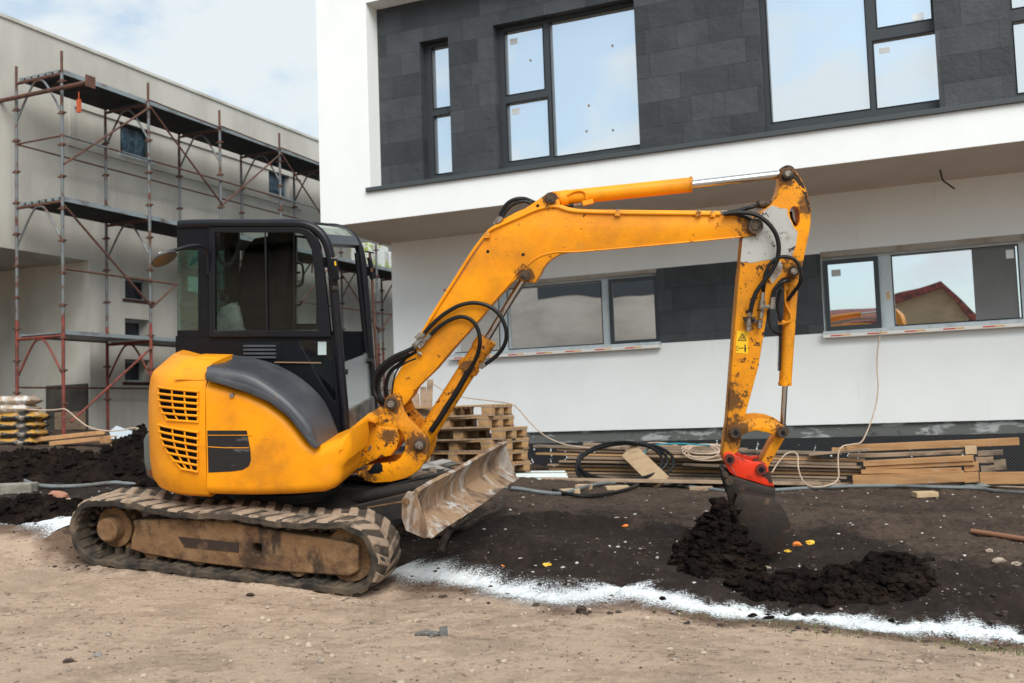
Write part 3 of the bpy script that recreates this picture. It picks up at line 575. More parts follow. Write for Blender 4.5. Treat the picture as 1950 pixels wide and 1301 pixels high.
w3f=window(wb,vg,(w3[0],w3[1],zb_,w3[3]),[(w3[0]+.075,c[1],c[2],w3[3]-.06),(a[0],a[1],a[2],w3[3]-.1),(b[0],b[1],b[2],b[3])],.05,anth,gl_up)
b=pr(1933,35,2060,172,vg); a=pr(1932,-60,2060,8,vg)
window(wb,vg,(w4[0],w4[1],zb_,w4[3]),[(b[0],w4[1]-.05,b[2],b[3]),(b[0],w4[1]-.05,a[2],w4[3]-.1)],.05,anth,gl_up)
stk=M('faded_grey_pane_sticker',(.50,.50,.50),.7); stkw=M('white_pane_sticker',(.85,.86,.87),.7)
def sticker(px,py,w_,h_,v,mat,par):
    u,z=bu(px,py,v-.016); m=MB(); m.box(BF,(u-w_/2,v-.017,z-h_/2),(u+w_/2,v-.0135,z+h_/2)); m.build('sticker',mat,par,smooth=False)
sticker(978,79,.11,.08,vg,stk,w2f); sticker(982,212,.11,.08,vg,stk,w2f); sticker(1748,32,.12,.08,vg,stkw,w3f); sticker(1684,96,.12,.06,vg,stk,w3f)
for px,py in ((1010,115),(1166,87),(1121,201),(1167,248),(1117,250)):
    u,z=bu(px,py,vg-.016); m=MB(); m.cyl(BF.w((u,vg-.02,z)),BF.w((u,vg-.0135,z)),.016,n=10); m.build('putty_spot',M('brown_putty',(.2,.17,.11),.8),w2f)
# lower storey
zb=bu(1480,811,V_LOW)[1]; zwt=bu(1600,487,V_LOW)[1]; zwb=bu(1413,647,V_LOW)[1]
ua,ub=bu(860,620,V_LOW)[0],bu(1253,590,V_LOW)[0]; uc=bu(1566,560,V_LOW)[0]
mb=MB(); wallv(mb,V_LOW,uLl,UR,zb,zs_-.004,[(ua,ub,zwb,zwt),(uc,UR-1.5,zwb,zwt)],.22)
quad(mb,BF,(uLl,V_LOW,zb),(uLl,VB,zb),(uLl,VB,zs_-.004),(uLl,V_LOW,zs_-.004)); mb.build('lower_wall',render_w,wb,smooth=False,recalc=False)
mb=MB(); mb.box(BF,(ub+.0,V_LOW-.004,zwb+.02),(uc,V_LOW+.1,zwt+.05)); mb.build('slate_panel',slate,wb,smooth=False)
mb=MB(); mb.box(BF,(uLl+.05,V_LOW+.05,zb-.20),(UR,V_LOW+.3,zb)); mb.build('mortar_base',mortar,wb,smooth=False)
mb=MB(); mb.box(BF,(uLl+.04,V_LOW+.03,gb-1.2),(UR,V_LOW+.35,zb-.17)); mb.build('foundation_membrane',membr,wb,smooth=False)
mb=MB(); 
for k in range(60):
    u=random.uniform(-6.5,3.5); z=zb-random.uniform(.18,.5)
    for q in range(random.randint(1,6)): u2=u+random.uniform(-.02,.02)*q*.5; z2=z-q*.030-.01*random.random(); mb.ico(BF.w((u2,V_LOW+.027,z2)),random.uniform(.004,.012),q,(1,.4,random.uniform(.8,2.2)),.5,1)
mb.build('plaster_drips',render_w,wb,smooth=False,kind='stuff')
# lower windows
vl=V_LOW+.16
zt_=bu(1060,540,vl)[1]; zbl=bu(1060,657,vl)[1]
z1=zwb+.075; z2=zwt-.05
um=lambda px,py=590: bu(px,py,vl-.03)[0]
lw=window(wb,vl,(ua,ub,zwb,zwt),[(um(800),um(951),z1,z2),(um(969),um(1147),z1,z2)],.05,whitefr,gl_low)
def sash(par,u0,u1,z0,z1_,pm):
    m=MB(); m.ring(Frame(BF.M),[(u0,z0),(u1,z0),(u1,z1_),(u0,z1_)],[(u0+.06,z0+.06),(u1-.06,z0+.06),(u1-.06,z1_-.06),(u0+.06,z1_-.06)],vl-.10,vl-.05)
    s=m.build('sash',anth,par,smooth=False); m=MB(); m.box(BF,(u0+.055,vl-.085,z0+.055),(u1-.055,vl-.078,z1_-.055)); m.build('pane',pm,s,smooth=False)
sash(lw,um(1163),ub-.005,zwb+.035,z2+.01,gl_low)
rw=window(wb,vl,(uc,UR-1.5,zwb,zwt),[(um(1702,550),um(1942,550),z1,z2),(um(1960,550),um(1960,550)+1.2,z1,z2)],.05,whitefr,gl_low)
sash(rw,uc+.02,um(1678),zwb+.05,z2+.01,gl_low)
grey_sheet_m=M('plain_grey_sheet',(.155,.155,.155),.6,0,[dict(c=(.12,.12,.12),s=2,lo=.4,hi=.7)])
mb=MB(); mb.box(BF,(um(1854,540),vl-.02,z1+.004),(um(1938,540),vl-.0135,z2-.004)); mb.build('grey_sheet',grey_sheet_m,rw,smooth=False)  # plain grey sheet set just in front of the pane's right part
sticker(1592,520,.12,.09,vl-.07,stk,rw); sticker(1923,484,.09,.11,vl-.008,stkw,rw)
mb=MB(); mb.box(BF,(um(1690,535)-.02,vl-.064,z1+.35),(um(1690,535)+.02,vl-.0605,z1+.45)); mb.build('tape_scrap',M('ochre_tape',(.6,.38,.16),.7),rw,smooth=False)
# sills with striped warning tape
tape=M('white_tape',(.72,.70,.68),.6); tred=M('red_tape_mark',(.55,.06,.03),.5); tyel=M('yellow_tape_mark',(.7,.36,.05),.5)
for par,u0,u1 in ((lw,ua-.02,ub+.03),(rw,uc-.01,UR-1.5)):
    mb=MB(); mb.box(BF,(u0,V_LOW-.10,zwb-.004),(u1,vl-.055,zwb+.038)); sl=mb.build('window_sill',whitefr,par,bevel=.006)
    mb=MB(); mb.box(BF,(u0,V_LOW-.108,zwb-.048),(u1,V_LOW-.015,zwb-.004)); mb.build('sill_tape',tape,sl,smooth=False)
    mr_=MB(); my=MB(); u=u0+.1
    while u<u1-.3:
        mr_.box(BF,(u,V_LOW-.1095,zwb-.036),(u+.14,V_LOW-.1078,zwb-.018)); my.box(BF,(u+.14,V_LOW-.1095,zwb-.034),(u+.25,V_LOW-.1078,zwb-.018)); u+=.46
    mr_.build('tape_stripes',tred,sl,smooth=False,kind='stuff'); my.build('tape_stripes',tyel,sl,smooth=False,kind='stuff')
# lintel strip of raw plaster above the strip windows
mb=MB(); mb.box(BF,(uc,V_LOW-.003,zwt-.005),(UR-1.5,V_LOW+.02,zwt+.07)); mb.box(BF,(ua,V_LOW-.003,zwt-.005),(ub,V_LOW+.02,zwt+.05)); mb.build('lintel_strip',M('raw_plaster_strip',(.36,.33,.29),.9,0,[dict(c=(.22,.15,.11),s=3,lo=.52,hi=.7)]),wb,smooth=False)
# dangling cable from soffit
def bp_(px,py,v): return BF.w((bu(px,py,v)[0],v,bu(px,py,v)[1]))
mb=MB(); mb.tube(crv([bp_(1790,322,13.5),bp_(1795,342,13.48),bp_(1807,352,13.45),bp_(1818,360,13.45)],6),.010,8); dc=mb.build('soffit_cable',rubber,label='short black cable end hanging from the soffit of the white building',cat='cable')
# ================================================================ GREY BUILDING
U_F=-13.8
def gv(px,py): h=BF.hit(px,py,0,U_F); return h.y,h.z
vcor=gv(171,600)[0]; zg=gv(300,149)[1]; zso=gv(100,486)[1]; gz0=G(300,820).z-.6; VE=34.
gbld=thing('grey_building','unfinished grey plastered building behind the scaffold, its roof running down to the right','building',Matrix.Translation(BF.w((U_F,vcor,gz0)))@Matrix.Rotation(BY,4,'Z'))
def gr(px0,py0,px1,py1): a=gv(px0,(py0+py1)/2)[0]; b=gv(px1,(py0+py1)/2)[0]; m=(px0+px1)/2; return a,b,gv(m,py1)[1],gv(m,py0)[1]
gw=[gr(229,240,286,302),gr(512,326,551,374),gr(238,529,291,572),gr(238,608,286,652),gr(238,685,286,728)]
mb=MB()
def wallu(mb,u,v0,v1,z0,z1,holes,depth):
    vs_=sorted({v0,v1,*[h[0] for h in holes],*[h[1] for h in holes]}); zz=sorted({z0,z1,*[h[2] for h in holes],*[h[3] for h in holes]})
    vs_=[q for q in vs_ if v0<=q<=v1]; zz=[q for q in zz if z0<=q<=z1]
    for i in range(len(vs_)-1):
        for j in range(len(zz)-1):
            cv,cz=(vs_[i]+vs_[i+1])/2,(zz[j]+zz[j+1])/2
            if any(h[0]<cv<h[1] and h[2]<cz<h[3] for h in holes): continue
            quad(mb,BF,(u,vs_[i],zz[j]),(u,vs_[i+1],zz[j]),(u,vs_[i+1],zz[j+1]),(u,vs_[i],zz[j+1]))
    for (a,b,c,d) in holes:
        for q in (((a,c),(b,c)),((b,c),(b,d)),((b,d),(a,d)),((a,d),(a,c))):
            quad(mb,BF,(u,q[0][0],q[0][1]),(u,q[1][0],q[1][1]),(u-depth,q[1][0],q[1][1]),(u-depth,q[0][0],q[0][1]))
wallu(mb,U_F,6.5,VE,zso,zg,[h for h in gw[:2]],.3); wallu(mb,U_F,vcor,VE,gz0,zso,gw[2:],.22)
quad(mb,BF,(U_F,6.5,zso),(U_F-14,6.5,zso),(U_F-14,6.5,zg),(U_F,6.5,zg)); quad(mb,BF,(U_F,6.5,zso),(U_F-14,6.5,zso),(U_F-14,vcor+.01,zso),(U_F,vcor+.01,zso))
quad(mb,BF,(U_F,6.5,zg),(U_F,VE,zg),(U_F-14,VE,zg),(U_F-14,6.5,zg)); mb.build('wall',concrete,gbld,smooth=False,recalc=False)
mb=MB(); quad(mb,BF,(U_F,vcor,gz0),(U_F-14,vcor,gz0),(U_F-14,vcor,zso),(U_F,vcor,zso)); mb.build('porch_wall',conc_l,gbld,smooth=False)
mb=MB(); mb.box(BF,(U_F-.12,6.48,zg-.005),(U_F+.03,VE,zg+.05)); mb.build('parapet_cap',conc_l,gbld,smooth=False)
# raised plaster bands round the upper windows
mb=MB()
for (pa,pb_) in (((135,197),(572,348)),((128,272),(572,404))):
    (v0,z0_),(v1,_)=gv(*pa),gv(*pb_); mb.box(BF,(U_F,v0,z0_-.045),(U_F+.035,v1,z0_+.045))
v0,z0_=gv(135,197); _,z9=gv(128,272); mb.box(BF,(U_F,v0-.05,z9-.045),(U_F+.034,v0+.05,z0_+.045)); mb.build('plaster_band',concrete,gbld,smooth=False)
frw=M('grey_window_frame',(.30,.31,.32),.5)
for k,h in enumerate(gw):
    a,b,c,d=h; f_=Frame(BF.M@Matrix(((0,1,0,0),(1,0,0,0),(0,0,1,0),(0,0,0,1))))   # x->v, y->u
    m=MB(); t=.05; uu=U_F-(.07 if k<2 else .2)
    m.ring(f_,[(a,c),(b,c),(b,d),(a,d)],[(a+t,c+t),(b-t,c+t),(b-t,d-t),(a+t,d-t)],uu-.05,uu); wn=m.build('window',frw if k!=0 else anth,gbld,smooth=False)
    m=MB(); m.box(f_,(a+t-.002,uu-.04,c+t-.002),(b-t+.002,uu-.03,d-t+.002)); m.build('pane_film' if k<2 else 'pane',film if k<2 else M('dark_room_pane',(.012,.015,.022),.15),wn,smooth=False)
    if k<2:
        m=MB(); m.box(f_,(a-.05,U_F-.2,c-.03),(b+.05,U_F+.05,c+.012)); m.build('window_sill',whitefr,wn,smooth=False)
    else:
        m=MB(); m.box(f_,(a-.06,U_F-.2,c-.055),(b+.06,U_F+.015,c-.0)); m.build('window_sill',M('red_brown_raw_edge',(.05,.018,.014),.9),wn,smooth=False)
# dark panel leaning on the porch wall
def pv(px,py): h=BF.hit(px,py,1,vcor-.05); return h
a=pv(88,735); b=pv(165,865)
mb=MB(); mb.box(BF,(a.x,vcor-.06,pv(120,822).z),(b.x,vcor-.004,a.z)); mb.build('sheet',M('dark_bitumen_sheet',(.075,.07,.06),.9,0,[dict(c=(.035,.03,.025),s=4,lo=.45,hi=.7)]),None,label='dark square bitumen sheet leaning against the pale porch wall',cat='sheet')
mb=MB(); mb.box(BF,(a.x+.25,vcor-.10,pv(120,842).z),(b.x,vcor-.065,pv(120,785).z)); mb.build('board',wood_b,None,label='short brown board standing below the dark sheet on the porch wall',cat='board')
# ================================================================ SCAFFOLD
P2=BF.I@Vector(((118-975)/1950*15.6,15.6,0)); UO=P2.x; UI=UO-.98; VS=P2.y; BAY=1.85
scf=thing('scaffold','rusty tube scaffold with three deck levels in front of the grey building','scaffold',Matrix.Translation(BF.w((UO,VS,gz0+.5)))@Matrix.Rotation(BY,4,'Z'))
zl=[BF.hit(118,py,1,VS).z for py in (636,380,137)]; ztp=BF.hit(118,95,1,VS).z
NB=8; CST=MB(); NC=[0]
def gh(u,v): p=BF.w((u,v,0)); return gz(p.x,p.y)
for k in range(NB):
    v=VS+k*BAY
    for side,u in ((0,UO),(1,UI)):
        g0=gh(u,v)-.03; top=(ztp if side==0 else zl[2]+.12) if k else (ztp-.02 if side==0 else ztp-.1)
        mb=MB(); sp=zl[0]+.28; mb.tube([BF.w((u,v,sp)),BF.w((u,v,top-.35))],.026,10); po=mb.build('post',galv,scf)
        mb=MB(); mb.tube([BF.w((u,v,g0)),BF.w((u,v,sp))],.027,10); mb.cyl(BF.w((u,v,g0)),BF.w((u,v,g0+.02)),.07,n=12); mb.build('post_foot',redpole,scf)
        mb=MB(); mb.tube([BF.w((u,v,top-.35)),BF.w((u,v,top))],.022,10)
        tt=mb; tt.build('post_tip',rusty,scf); z=g0+.55
        while z<top-.4:
            cb=MB() if k<5 else CST
            cb.cyl(BF.w((u,v,z)),BF.w((u,v,z+.045)),.040,n=10); cb.box(BF,(u-.075,v-.02,z+.01),(u+.075,v+.02,z+.03)); z+=.5+.06*((k*7+side*3)%3)
            NC[0]+=1
            if k<5: cb.build('coupler',rusty,scf)
    # end frames: ledgers under each deck with raking struts
    for li,z in enumerate(zl):
        if li==0 and k>4: pass
        mb=MB(); mb.tube([BF.w((UI,v,z-.03)),BF.w((UO,v,z-.03))],.025,8); mb.build('transom',redpole if li==0 else rusty,scf)
        mb=MB(); um_=(UI+UO)/2
        mb.tube(crv([BF.w((UI+.02,v,z-.62)),BF.w((UI+.2,v,z-.33)),BF.w((um_-.12,v,z-.10)),BF.w((um_,v,z-.055)),BF.w((um_+.12,v,z-.10)),BF.w((UO-.2,v,z-.33)),BF.w((UO-.02,v,z-.62))],4),.018,8); mb.build('arch_brace',redpole if li==0 else galv,scf)
CST.build('coupler',rusty,scf,kind='stuff')
deck_b={0:(0,5),1:(0,8),2:(0,8)}
for li,z in enumerate(zl):
    for k in range(*[deck_b[li][0],deck_b[li][1]-1]):
        v=VS+k*BAY
        if li==0: 
            mb=MB(); mb.box(BF,(UO-.03,v+.03,z-.005),(UO-.0,v+BAY-.03,z+.055)); mb.box(BF,(UI+.02,v+.03,z-.005),(UI+.05,v+BAY-.03,z+.055)); mb.box(BF,(UI+.05,v+.03,z+.02),(UO-.03,v+BAY-.03,z+.04)); mb.build('deck',deckedge,scf,smooth=False); continue
        mb=MB(); n=3; wd=(UO-UI-.08)/n
        for q in range(n):
            u0=UI+.04+q*wd
            mb.box(BF,(u0+.004,v+.03,z+.03),(u0+wd-.004,v+BAY-.03,z+.055))
            for e in range(5): mb.box(BF,(u0+.02+e*(wd-.05)/4,v+.03,z-.005),(u0+.035+e*(wd-.05)/4,v+BAY-.03,z+.029))
        mb.build('deck',deckm,scf,smooth=False)
        mb=MB(); mb.box(BF,(UO-.037,v+.02,z-.012),(UO-.03,v+BAY-.02,z+.062)); mb.build('deck_edge',deckedge,scf,smooth=False)
    if li>0:
        mb=MB()
        for q in range(6): mb.box(BF,(UI+.06+q*.15,VS-.005,z-.0),(UI+.14+q*.15,VS+.028,z+.05))
        mb.build('deck_hook',deckedge,scf,smooth=False,kind='stuff')
tub=lambda p,q,r,m,nm: (lambda b: b.build(nm,m,scf))(MB().tube([BF.w(p),BF.w(q)],r,8))
for k in range(NB-1):
    v=VS+k*BAY; o=UO+.04
    tub((o,v,zl[1]+1.0),(o,v+BAY,zl[1]+1.0),.017,rusty if k%3 else galv,'guard_rail')
    tub((UI,v,zl[1]+1.0),(UI,v+BAY,zl[1]+1.0),.015,rusty,'guard_rail')
    if k>=1: tub((o,v,zl[2]+.04+(.0)),(o,v+BAY,zl[2]+.0),.014,rusty,'guard_rail')
    tub((o,v,zl[0]+1.0),(o,v+BAY,zl[0]+1.0),.017,rusty,'guard_rail')
    tub((UI,v,zl[0]-.78),(UI,v+BAY,zl[0]-.78),.015,rusty,'guard_rail')
    s=k%2==0
    a_,b_=(v,v+BAY) if s else (v+BAY,v)
    tub((o,a_,zl[1]+.55),(o,b_,zl[2]-.08),.018,rusty,'diagonal_brace')
    tub((o,b_,zl[0]+.55),(o,a_,zl[1]-.10),.018,rusty,'diagonal_brace')
    if k%2==0: tub((o,v+.1,zl[0]-1.35),(o,v+BAY,zl[0]-.12),.019,redpole,'diagonal_brace')
tub((UI,VS,zl[1]+1.0),(UO,VS,zl[1]+1.0),.016,rusty,'guard_rail')
# long tie tube across the top end with plate
pa=BF.hit(-60,205,1,VS-.05); pb_=BF.hit(172,156,1,VS-.12)
mb=MB(); mb.tube([BF.w(pa),BF.w(pb_)],.034,10); mb.box(BF,(pb_.x-.01,pb_.y-.09,pb_.z-.09),(pb_.x+.012,pb_.y+.09,pb_.z+.09)); mb.build('tie_tube',rusty,scf)
q=BF.hit(150,175,1,VS-.1); mb=MB(); mb.tube([BF.w((q.x,q.y,q.z)),BF.w((q.x,q.y,q.z-.12))],.008,6); mb.box(BF,(q.x-.03,q.y-.02,q.z-.32),(q.x+.03,q.y+.02,q.z-.12)); mb.build('hanging_clamp',M('orange_clamp',(.45,.08,.02),.6),label='orange coupling clamp hanging from the top scaffold tube',cat='clamp')
# insulation packs on the second deck seen right of the cab
packm=M('printed_insulation_wrap',(.72,.74,.72),.35,0,[dict(c=(.42,.52,.12),s=5,d=3,lo=.54,hi=.60),dict(c=(.30,.42,.45),s=9,d=3,lo=.62,hi=.66)],bump=(10,.6,.02))
pk=BF.I@C0
for j,(px,py,wv) in enumerate(((712,470,.7),(732,478,.55))):
    h=BF.hit(px,py,0,UO-.45); mb=MB(); mb.box(BF,(h.x-.25,h.y-wv,zl[1]+.06),(h.x+.3,h.y+wv*.3,zl[1]+.62-.1*j)); mb.build('insulation_pack',packm,None,bevel=.04,label=['taller white and green wrapped pack on the scaffold deck right of the cab','lower white wrapped pack at the scaffold deck end next to the white wall'][j],cat='pack',group='packs on the scaffold deck')
# ================================================================ HOUSES BEHIND THE CAMERA (seen in the window reflections)
def virt(px,py,vv):    # reflected real position of what appears at (px,py) mirrored in the lower panes
    h=BF.hit(px,py,1,vv); return Vector((h.x,2*(V_LOW+.1)-vv,h.z))
VV=44.
ap=virt(1788,537,VV); er=virt(1852,600,VV); el=virt(1690,578,VV); fl=virt(1573,598,VV)
hs=thing('tiled_house','beige house with a red tiled gable roof, seen mirrored in the right lower window','house',Matrix.Translation(BF.w((ap.x,ap.y,0)))@Matrix.Rotation(BY,4,'Z'))
redt=M('red_roof_tiles',(.22,.040,.032),.8,0,[dict(c=(.05,.012,.012),s=(9,3,9),lo=.45,hi=.6)]); beige=M('beige_render',(.36,.30,.20),.9,0,[dict(c=(.24,.19,.12),s=(.4,.4,.8),lo=.45,hi=.65)])
gf=.3
mb=MB(); y0_=ap.y; y1_=ap.y-9
A=[(el.x,gf),(er.x,gf),(er.x,er.z),(ap.x,ap.z-.25),(el.x,el.z-.1)]
mb.slab(BF,A,y1_,y0_); mb.box(BF,(fl.x-1.5,y1_,gf),(el.x,y0_-2.5,fl.z-.2)); mb.build('house_wall',beige,hs,smooth=False)
mb=MB()
mb.slab(BF,[(er.x+.5,er.z-.45),(er.x+.5,er.z-.15),(ap.x,ap.z),(el.x-.3,el.z+.05),(el.x-.3,el.z-.25),(ap.x,ap.z-.28)],y1_-.3,y0_+.5)
mb.add([BF.w(p) for p in ((fl.x-2,y0_-2.,fl.z-.5),(el.x-.3,y0_-2.,fl.z-.4),(el.x+.6,y0_-6,el.z+.35),(fl.x-2,y0_-6,fl.z+.5),(fl.x-2,y0_-2.,fl.z-.65),(el.x-.3,y0_-2.,fl.z-.55),(el.x+.6,y0_-6,el.z-.0),(fl.x-2,y0_-6,fl.z))],[(0,1,2,3),(4,7,6,5),(0,4,5,1),(1,5,6,2),(2,6,7,3),(3,7,4,0)])
mb.build('roof',redt,hs,smooth=False)
VV2=42.
a=virt(955,560,VV2); b=virt(1262,560,VV2)
nb=thing('neighbour_building','pale grey building with a dark window band, seen mirrored in the left lower windows','building',Matrix.Translation(BF.w((a.x,a.y,0)))@Matrix.Rotation(BY,4,'Z'))
mb=MB(); mb.box(BF,(a.x-8,a.y-10,.2),(b.x+.2,a.y,8.3)); mb.build('wall',M('pale_grey_render',(.62,.60,.56),.9,0,[dict(c=(.40,.385,.35),s=(.25,.25,.6),d=8,lo=.42,hi=.65)]),nb,smooth=False)
c=virt(1020,570,VV2); d=virt(1147,538,VV2); e=virt(1160,565,VV2); e2=virt(1250,538,VV2)
mb=MB(); mb.box(BF,(c.x,a.y,c.z),(d.x,a.y+.03,d.z+.3)); mb.box(BF,(e.x,a.y,e.z),(e2.x,a.y+.03,e2.z+.6)); mb.build('window_band',M('dark_band_glass',(.02,.03,.045),.2),nb,smooth=False)
c=virt(975,655,VV2); d=virt(1036,620,VV2)
mb=MB(); mb.ico(BF.w((c.x-.3,a.y+2.5,.9)),1.0,5,(1.6,1,1.),.3,3); mb.build('blob',M('dark_blob_surface',(.03,.035,.02),.9),label='dark rounded shrub seen mirrored at the bottom of the left lower window',cat='blob')  # dark pile behind the camera, out of view except mirrored in the pane
# ================================================================ EXCAVATOR
EX=thing('excavator','yellow mini excavator on rubber tracks with black cab, its boom stretched to the right','excavator',Matrix.Translation(HF.w((0,0,0)))@HF.M.to_3x3().to_4x4())
H=HF; hx=lambda lat,pts: H.xz(lat,pts)
def path(lat,pts,n=6,closed=False): return crv([H.P(a,b,lat) for a,b in pts],n,closed)
def path3(pts,n=6): return crv([H.P(a,b,l) for a,b,l in pts],n)
def cyl_lat(mb,px,py,lat,r,l0,l1,n=20,fr=H):
    h=fr.hit(px,py,1,lat); mb.cyl(fr.w((h.x,l0,h.z)),fr.w((h.x,l1,h.z)),r,n=n); return h
# ---- tracks
TL,TH,TW=2.5,.49,.40; tr=TH/2; tc_=TL/2-tr
def tpath(s,off=0.):        # s in metres round the belt (outer face), off = offset inward; returns x,z,nx,nz
    st=2*tc_; ar=math.pi*tr; per=2*st+2*ar; s%=per
    if s<st: x=-tc_+s; z=TH+.012*math.sin(s*7)-.018*math.sin(math.pi*s/st); nx_,nz=0,1
    elif s<st+ar: a=(s-st)/tr; nx_,nz=math.sin(a),math.cos(a); x=tc_+tr*nx_; z=tr+tr*nz
    elif s<2*st+ar: x=tc_-(s-st-ar); z=.006*math.sin(x*9)-.008*math.sin(x*23); nx_,nz=0,-1
    else: a=(s-2*st-ar)/tr; nx_,nz=-math.sin(a),-math.cos(a); x=-tc_+tr*nx_; z=tr+tr*nz
    return x-nx_*off,z-nz*off,nx_,nz
PER=4*tc_+2*math.pi*tr
def make_track(lat0,nm_label):
    n=260; cs=[(0,.004),(.0,.040),(.012,.048),(TW-.012,.048),(TW,.040),(TW,.004),(TW-.02,-.004),(.02,-.004)]; V=[];Fc=[]
    for i in range(n):
        s=PER*i/n
        for (l,o) in cs:
            x,z,a,b=tpath(s,o+.004*math.sin(s*31+l*9)); V.append(UF.w((x,lat0+l,z)))
    m=len(cs)
    for i in range(n):
        for j in range(m): Fc.append((i*m+j,i*m+(j+1)%m,((i+1)%n)*m+(j+1)%m,((i+1)%n)*m+j))
    mb=MB().add(V,Fc); t=mb.build('track',belt,EX,ang=50,label=nm_label)
    NL=42; mb=MB()
    for i in range(NL):
        for row in (0,1):
            s0=PER*(i+.5*row)/NL+.02; l0,l1=((.004,.215),(.185,.396))[row]; sl=(.042,-.042)[row]
            b=[];tp=[]
            for (l,ds,sh) in ((l0,-.043,0),(l1,-.036,1),(l1,.040,1),(l0,.048,0)):
                x,z,a,c=tpath(s0+ds+sl*(sh-.5)*2,0.004); b.append(UF.w((x,lat0+l,z)))
                k=.006*math.sin(i*3.7+row)
                x,z,a,c=tpath(s0+ds*.72+sl*(sh-.5)*2,-.015-k*.7); tp.append(UF.w((x,lat0+l+(.012 if l==l0 else -.012),z)))
            mb.add(b+tp,[(4,5,6,7),(0,1,5,4),(1,2,6,5),(2,3,7,6),(3,0,4,7)])
    mb.build('tread',mudlug,t,bevel=.007,recalc=True)
    mb=MB(); NG=60
    for i in range(NG):
        s0=PER*i/NG
        for (l0,l1,hh,wd) in ((.135,.185,.055,.036),(.215,.265,.055,.036),(.02,.13,.012,.040)):
            q=[]
            for (l,ds) in ((l0,-wd/2),(l1,-wd/2),(l1,wd/2),(l0,wd/2)):
                x,z,_,_=tpath(s0+ds,.046); q.append(UF.w((x,lat0+l,z)))
            for (l,ds) in ((l0,-wd/2.6),(l1,-wd/2.6),(l1,wd/2.6),(l0,wd/2.6)):
                x,z,_,_=tpath(s0+ds,.046+hh); q.append(UF.w((x,lat0+l,z)))
            mb.add(q,[(4,5,6,7),(0,1,5,4),(1,2,6,5),(2,3,7,6),(3,0,4,7)])
    mb.build('guide_lugs',belt,t,smooth=False,kind='stuff')
    fr=UF.xz(.07,[(252,992),(330,988),(434,994),(538,1013),(610,1025),(672,1036),(682,1040),(682,1088),(664,1098),(503,1087),(364,1071),(273,1055),(247,1046),(250,1025),(256,1005)])
    hole=UF.xz(.07,[(481,1035),(495,1036),(497,1040),(497,1052),(493,1057),(484,1056),(479,1051),(479,1040)])
    mb=MB(); mb.slab(UF,fr,lat0+.07,lat0+.33,[hole],bev=0); tf=mb.build('track_frame',mud,t,bevel=.012)
    mb=MB(); 
    for (a,b) in (((255,998),(470,1004)),): pass
    lo=UF.xz(.07,[(340,1022),(455,1034),(455,1052),(352,1042)]); mb.slab(UF,lo,lat0+.066,lat0+.08); mb.build('bare_patch',M('bare_dark_steel',(.030,.018,.014),.6,0,[dict(c=(.12,.07,.04),s=9,lo=.55,hi=.7)]),t)
    mb=MB(); h=UF.hit(203,1010,1,.06); mb.tube([UF.w((h.x,lat0+.05,h.z)),UF.w((h.x,lat0+.06,h.z)),UF.w((h.x,lat0+.17,h.z))],[.075,.088,.098],28); mb.tube([UF.w((h.x,lat0+.15,h.z)),UF.w((h.x,lat0+.30,h.z))],[.15,.15],28)
    for k in range(12):
        a=k*math.pi/6; mb.bar(UF.w((h.x+.13*math.cos(a),lat0+.2,h.z+.13*math.sin(a))),UF.w((h.x+.185*math.cos(a),lat0+.2,h.z+.185*math.sin(a))),.03,.035)
    mb.build('drive_sprocket',mud,t)
    mb=MB(); mb.tube([UF.w((tc_-.02,lat0+.12,tr)),UF.w((tc_-.02,lat0+.28,tr))],.185,32); mb.cyl(UF.w((tc_-.02,lat0+.09,tr)),UF.w((tc_-.02,lat0+.12,tr)),.06,n=20); mb.build('idler_wheel',mud,t)
    for k in range(4):
        x=-.6+k*.4; mb=MB(); mb.tube([UF.w((x,lat0+.09,.135)),UF.w((x,lat0+.30,.135))],.075,20); mb.build('roller',mud,t)
    mb=MB(); mb.tube([UF.w((.05,lat0+.08,TH-.115)),UF.w((.05,lat0+.3,TH-.115))],.05,16); mb.build('top_roller',mud,t)
    return t
make_track(0,'near muddy rubber track'); make_track(1.5,'far muddy rubber track')
mb=MB(); mb.box(UF,(-.55,.36,.16),(.62,1.54,.40)); mb.slab(UF,[(-.8,.30),(-.5,.42),(.6,.42),(.9,.30),(.9,.18),(-.8,.18)],.6,1.3); fcn=mb.build('undercarriage_frame',underm,EX,bevel=.01)
c=UF.hit(0,0,1,0); mb=MB(); mb.cyl(H.w((0,0,.40)),H.w((0,0,.58)),.42,n=40); mb.cyl(H.w((0,0,.46)),H.w((0,0,.50)),.46,n=40); mb.build('slewing_ring',underm,EX)
# ---- dozer blade
bt,bb_=UF.hit(783,941,1,0),UF.hit(813,1028,1,0); bt2,bb2=UF.hit(960,841,1,1.93),UF.hit(987,905,1,1.93)
xt=(bt.x+bt2.x)/2; xb=(bb_.x+bb2.x)/2; zt=(bt.z+bt2.z)/2; zb2=(bb_.z+bb2.z)/2
prof=[(xt+.045,zt+.012),(xt+.03,zt-.02),(xt-.02,zt-.10),(xt-.02,zt-.19),(xt+.02,zb2+.07),(xb+.03,zb2),(xb+.012,zb2-.012),(xt-.01,zb2+.045),(xt-.055,zt-.19),(xt-.055,zt-.10),(xt-.005,zt+.0),(xt+.015,zt+.022)]
mb=MB(); n=40; V=[];m=len(prof)
for i in range(n+1):
    l=.0+1.93*i/n
    for (x,z) in prof:
        wv=.0015*math.sin(l*9+z*20); V.append(UF.w((x+wv,l,z+(.005*math.sin(l*5.3)+.002*math.sin(l*31) if z<zb2+.03 or z>zt-.03 else 0))))
Fc=[(i*m+j,i*m+(j+1)%m,(i+1)*m+(j+1)%m,(i+1)*m+j) for i in range(n) for j in range(m)]+[tuple(range(m)),tuple(n*m+j for j in range(m-1,-1,-1))]
mb.add(V,Fc)
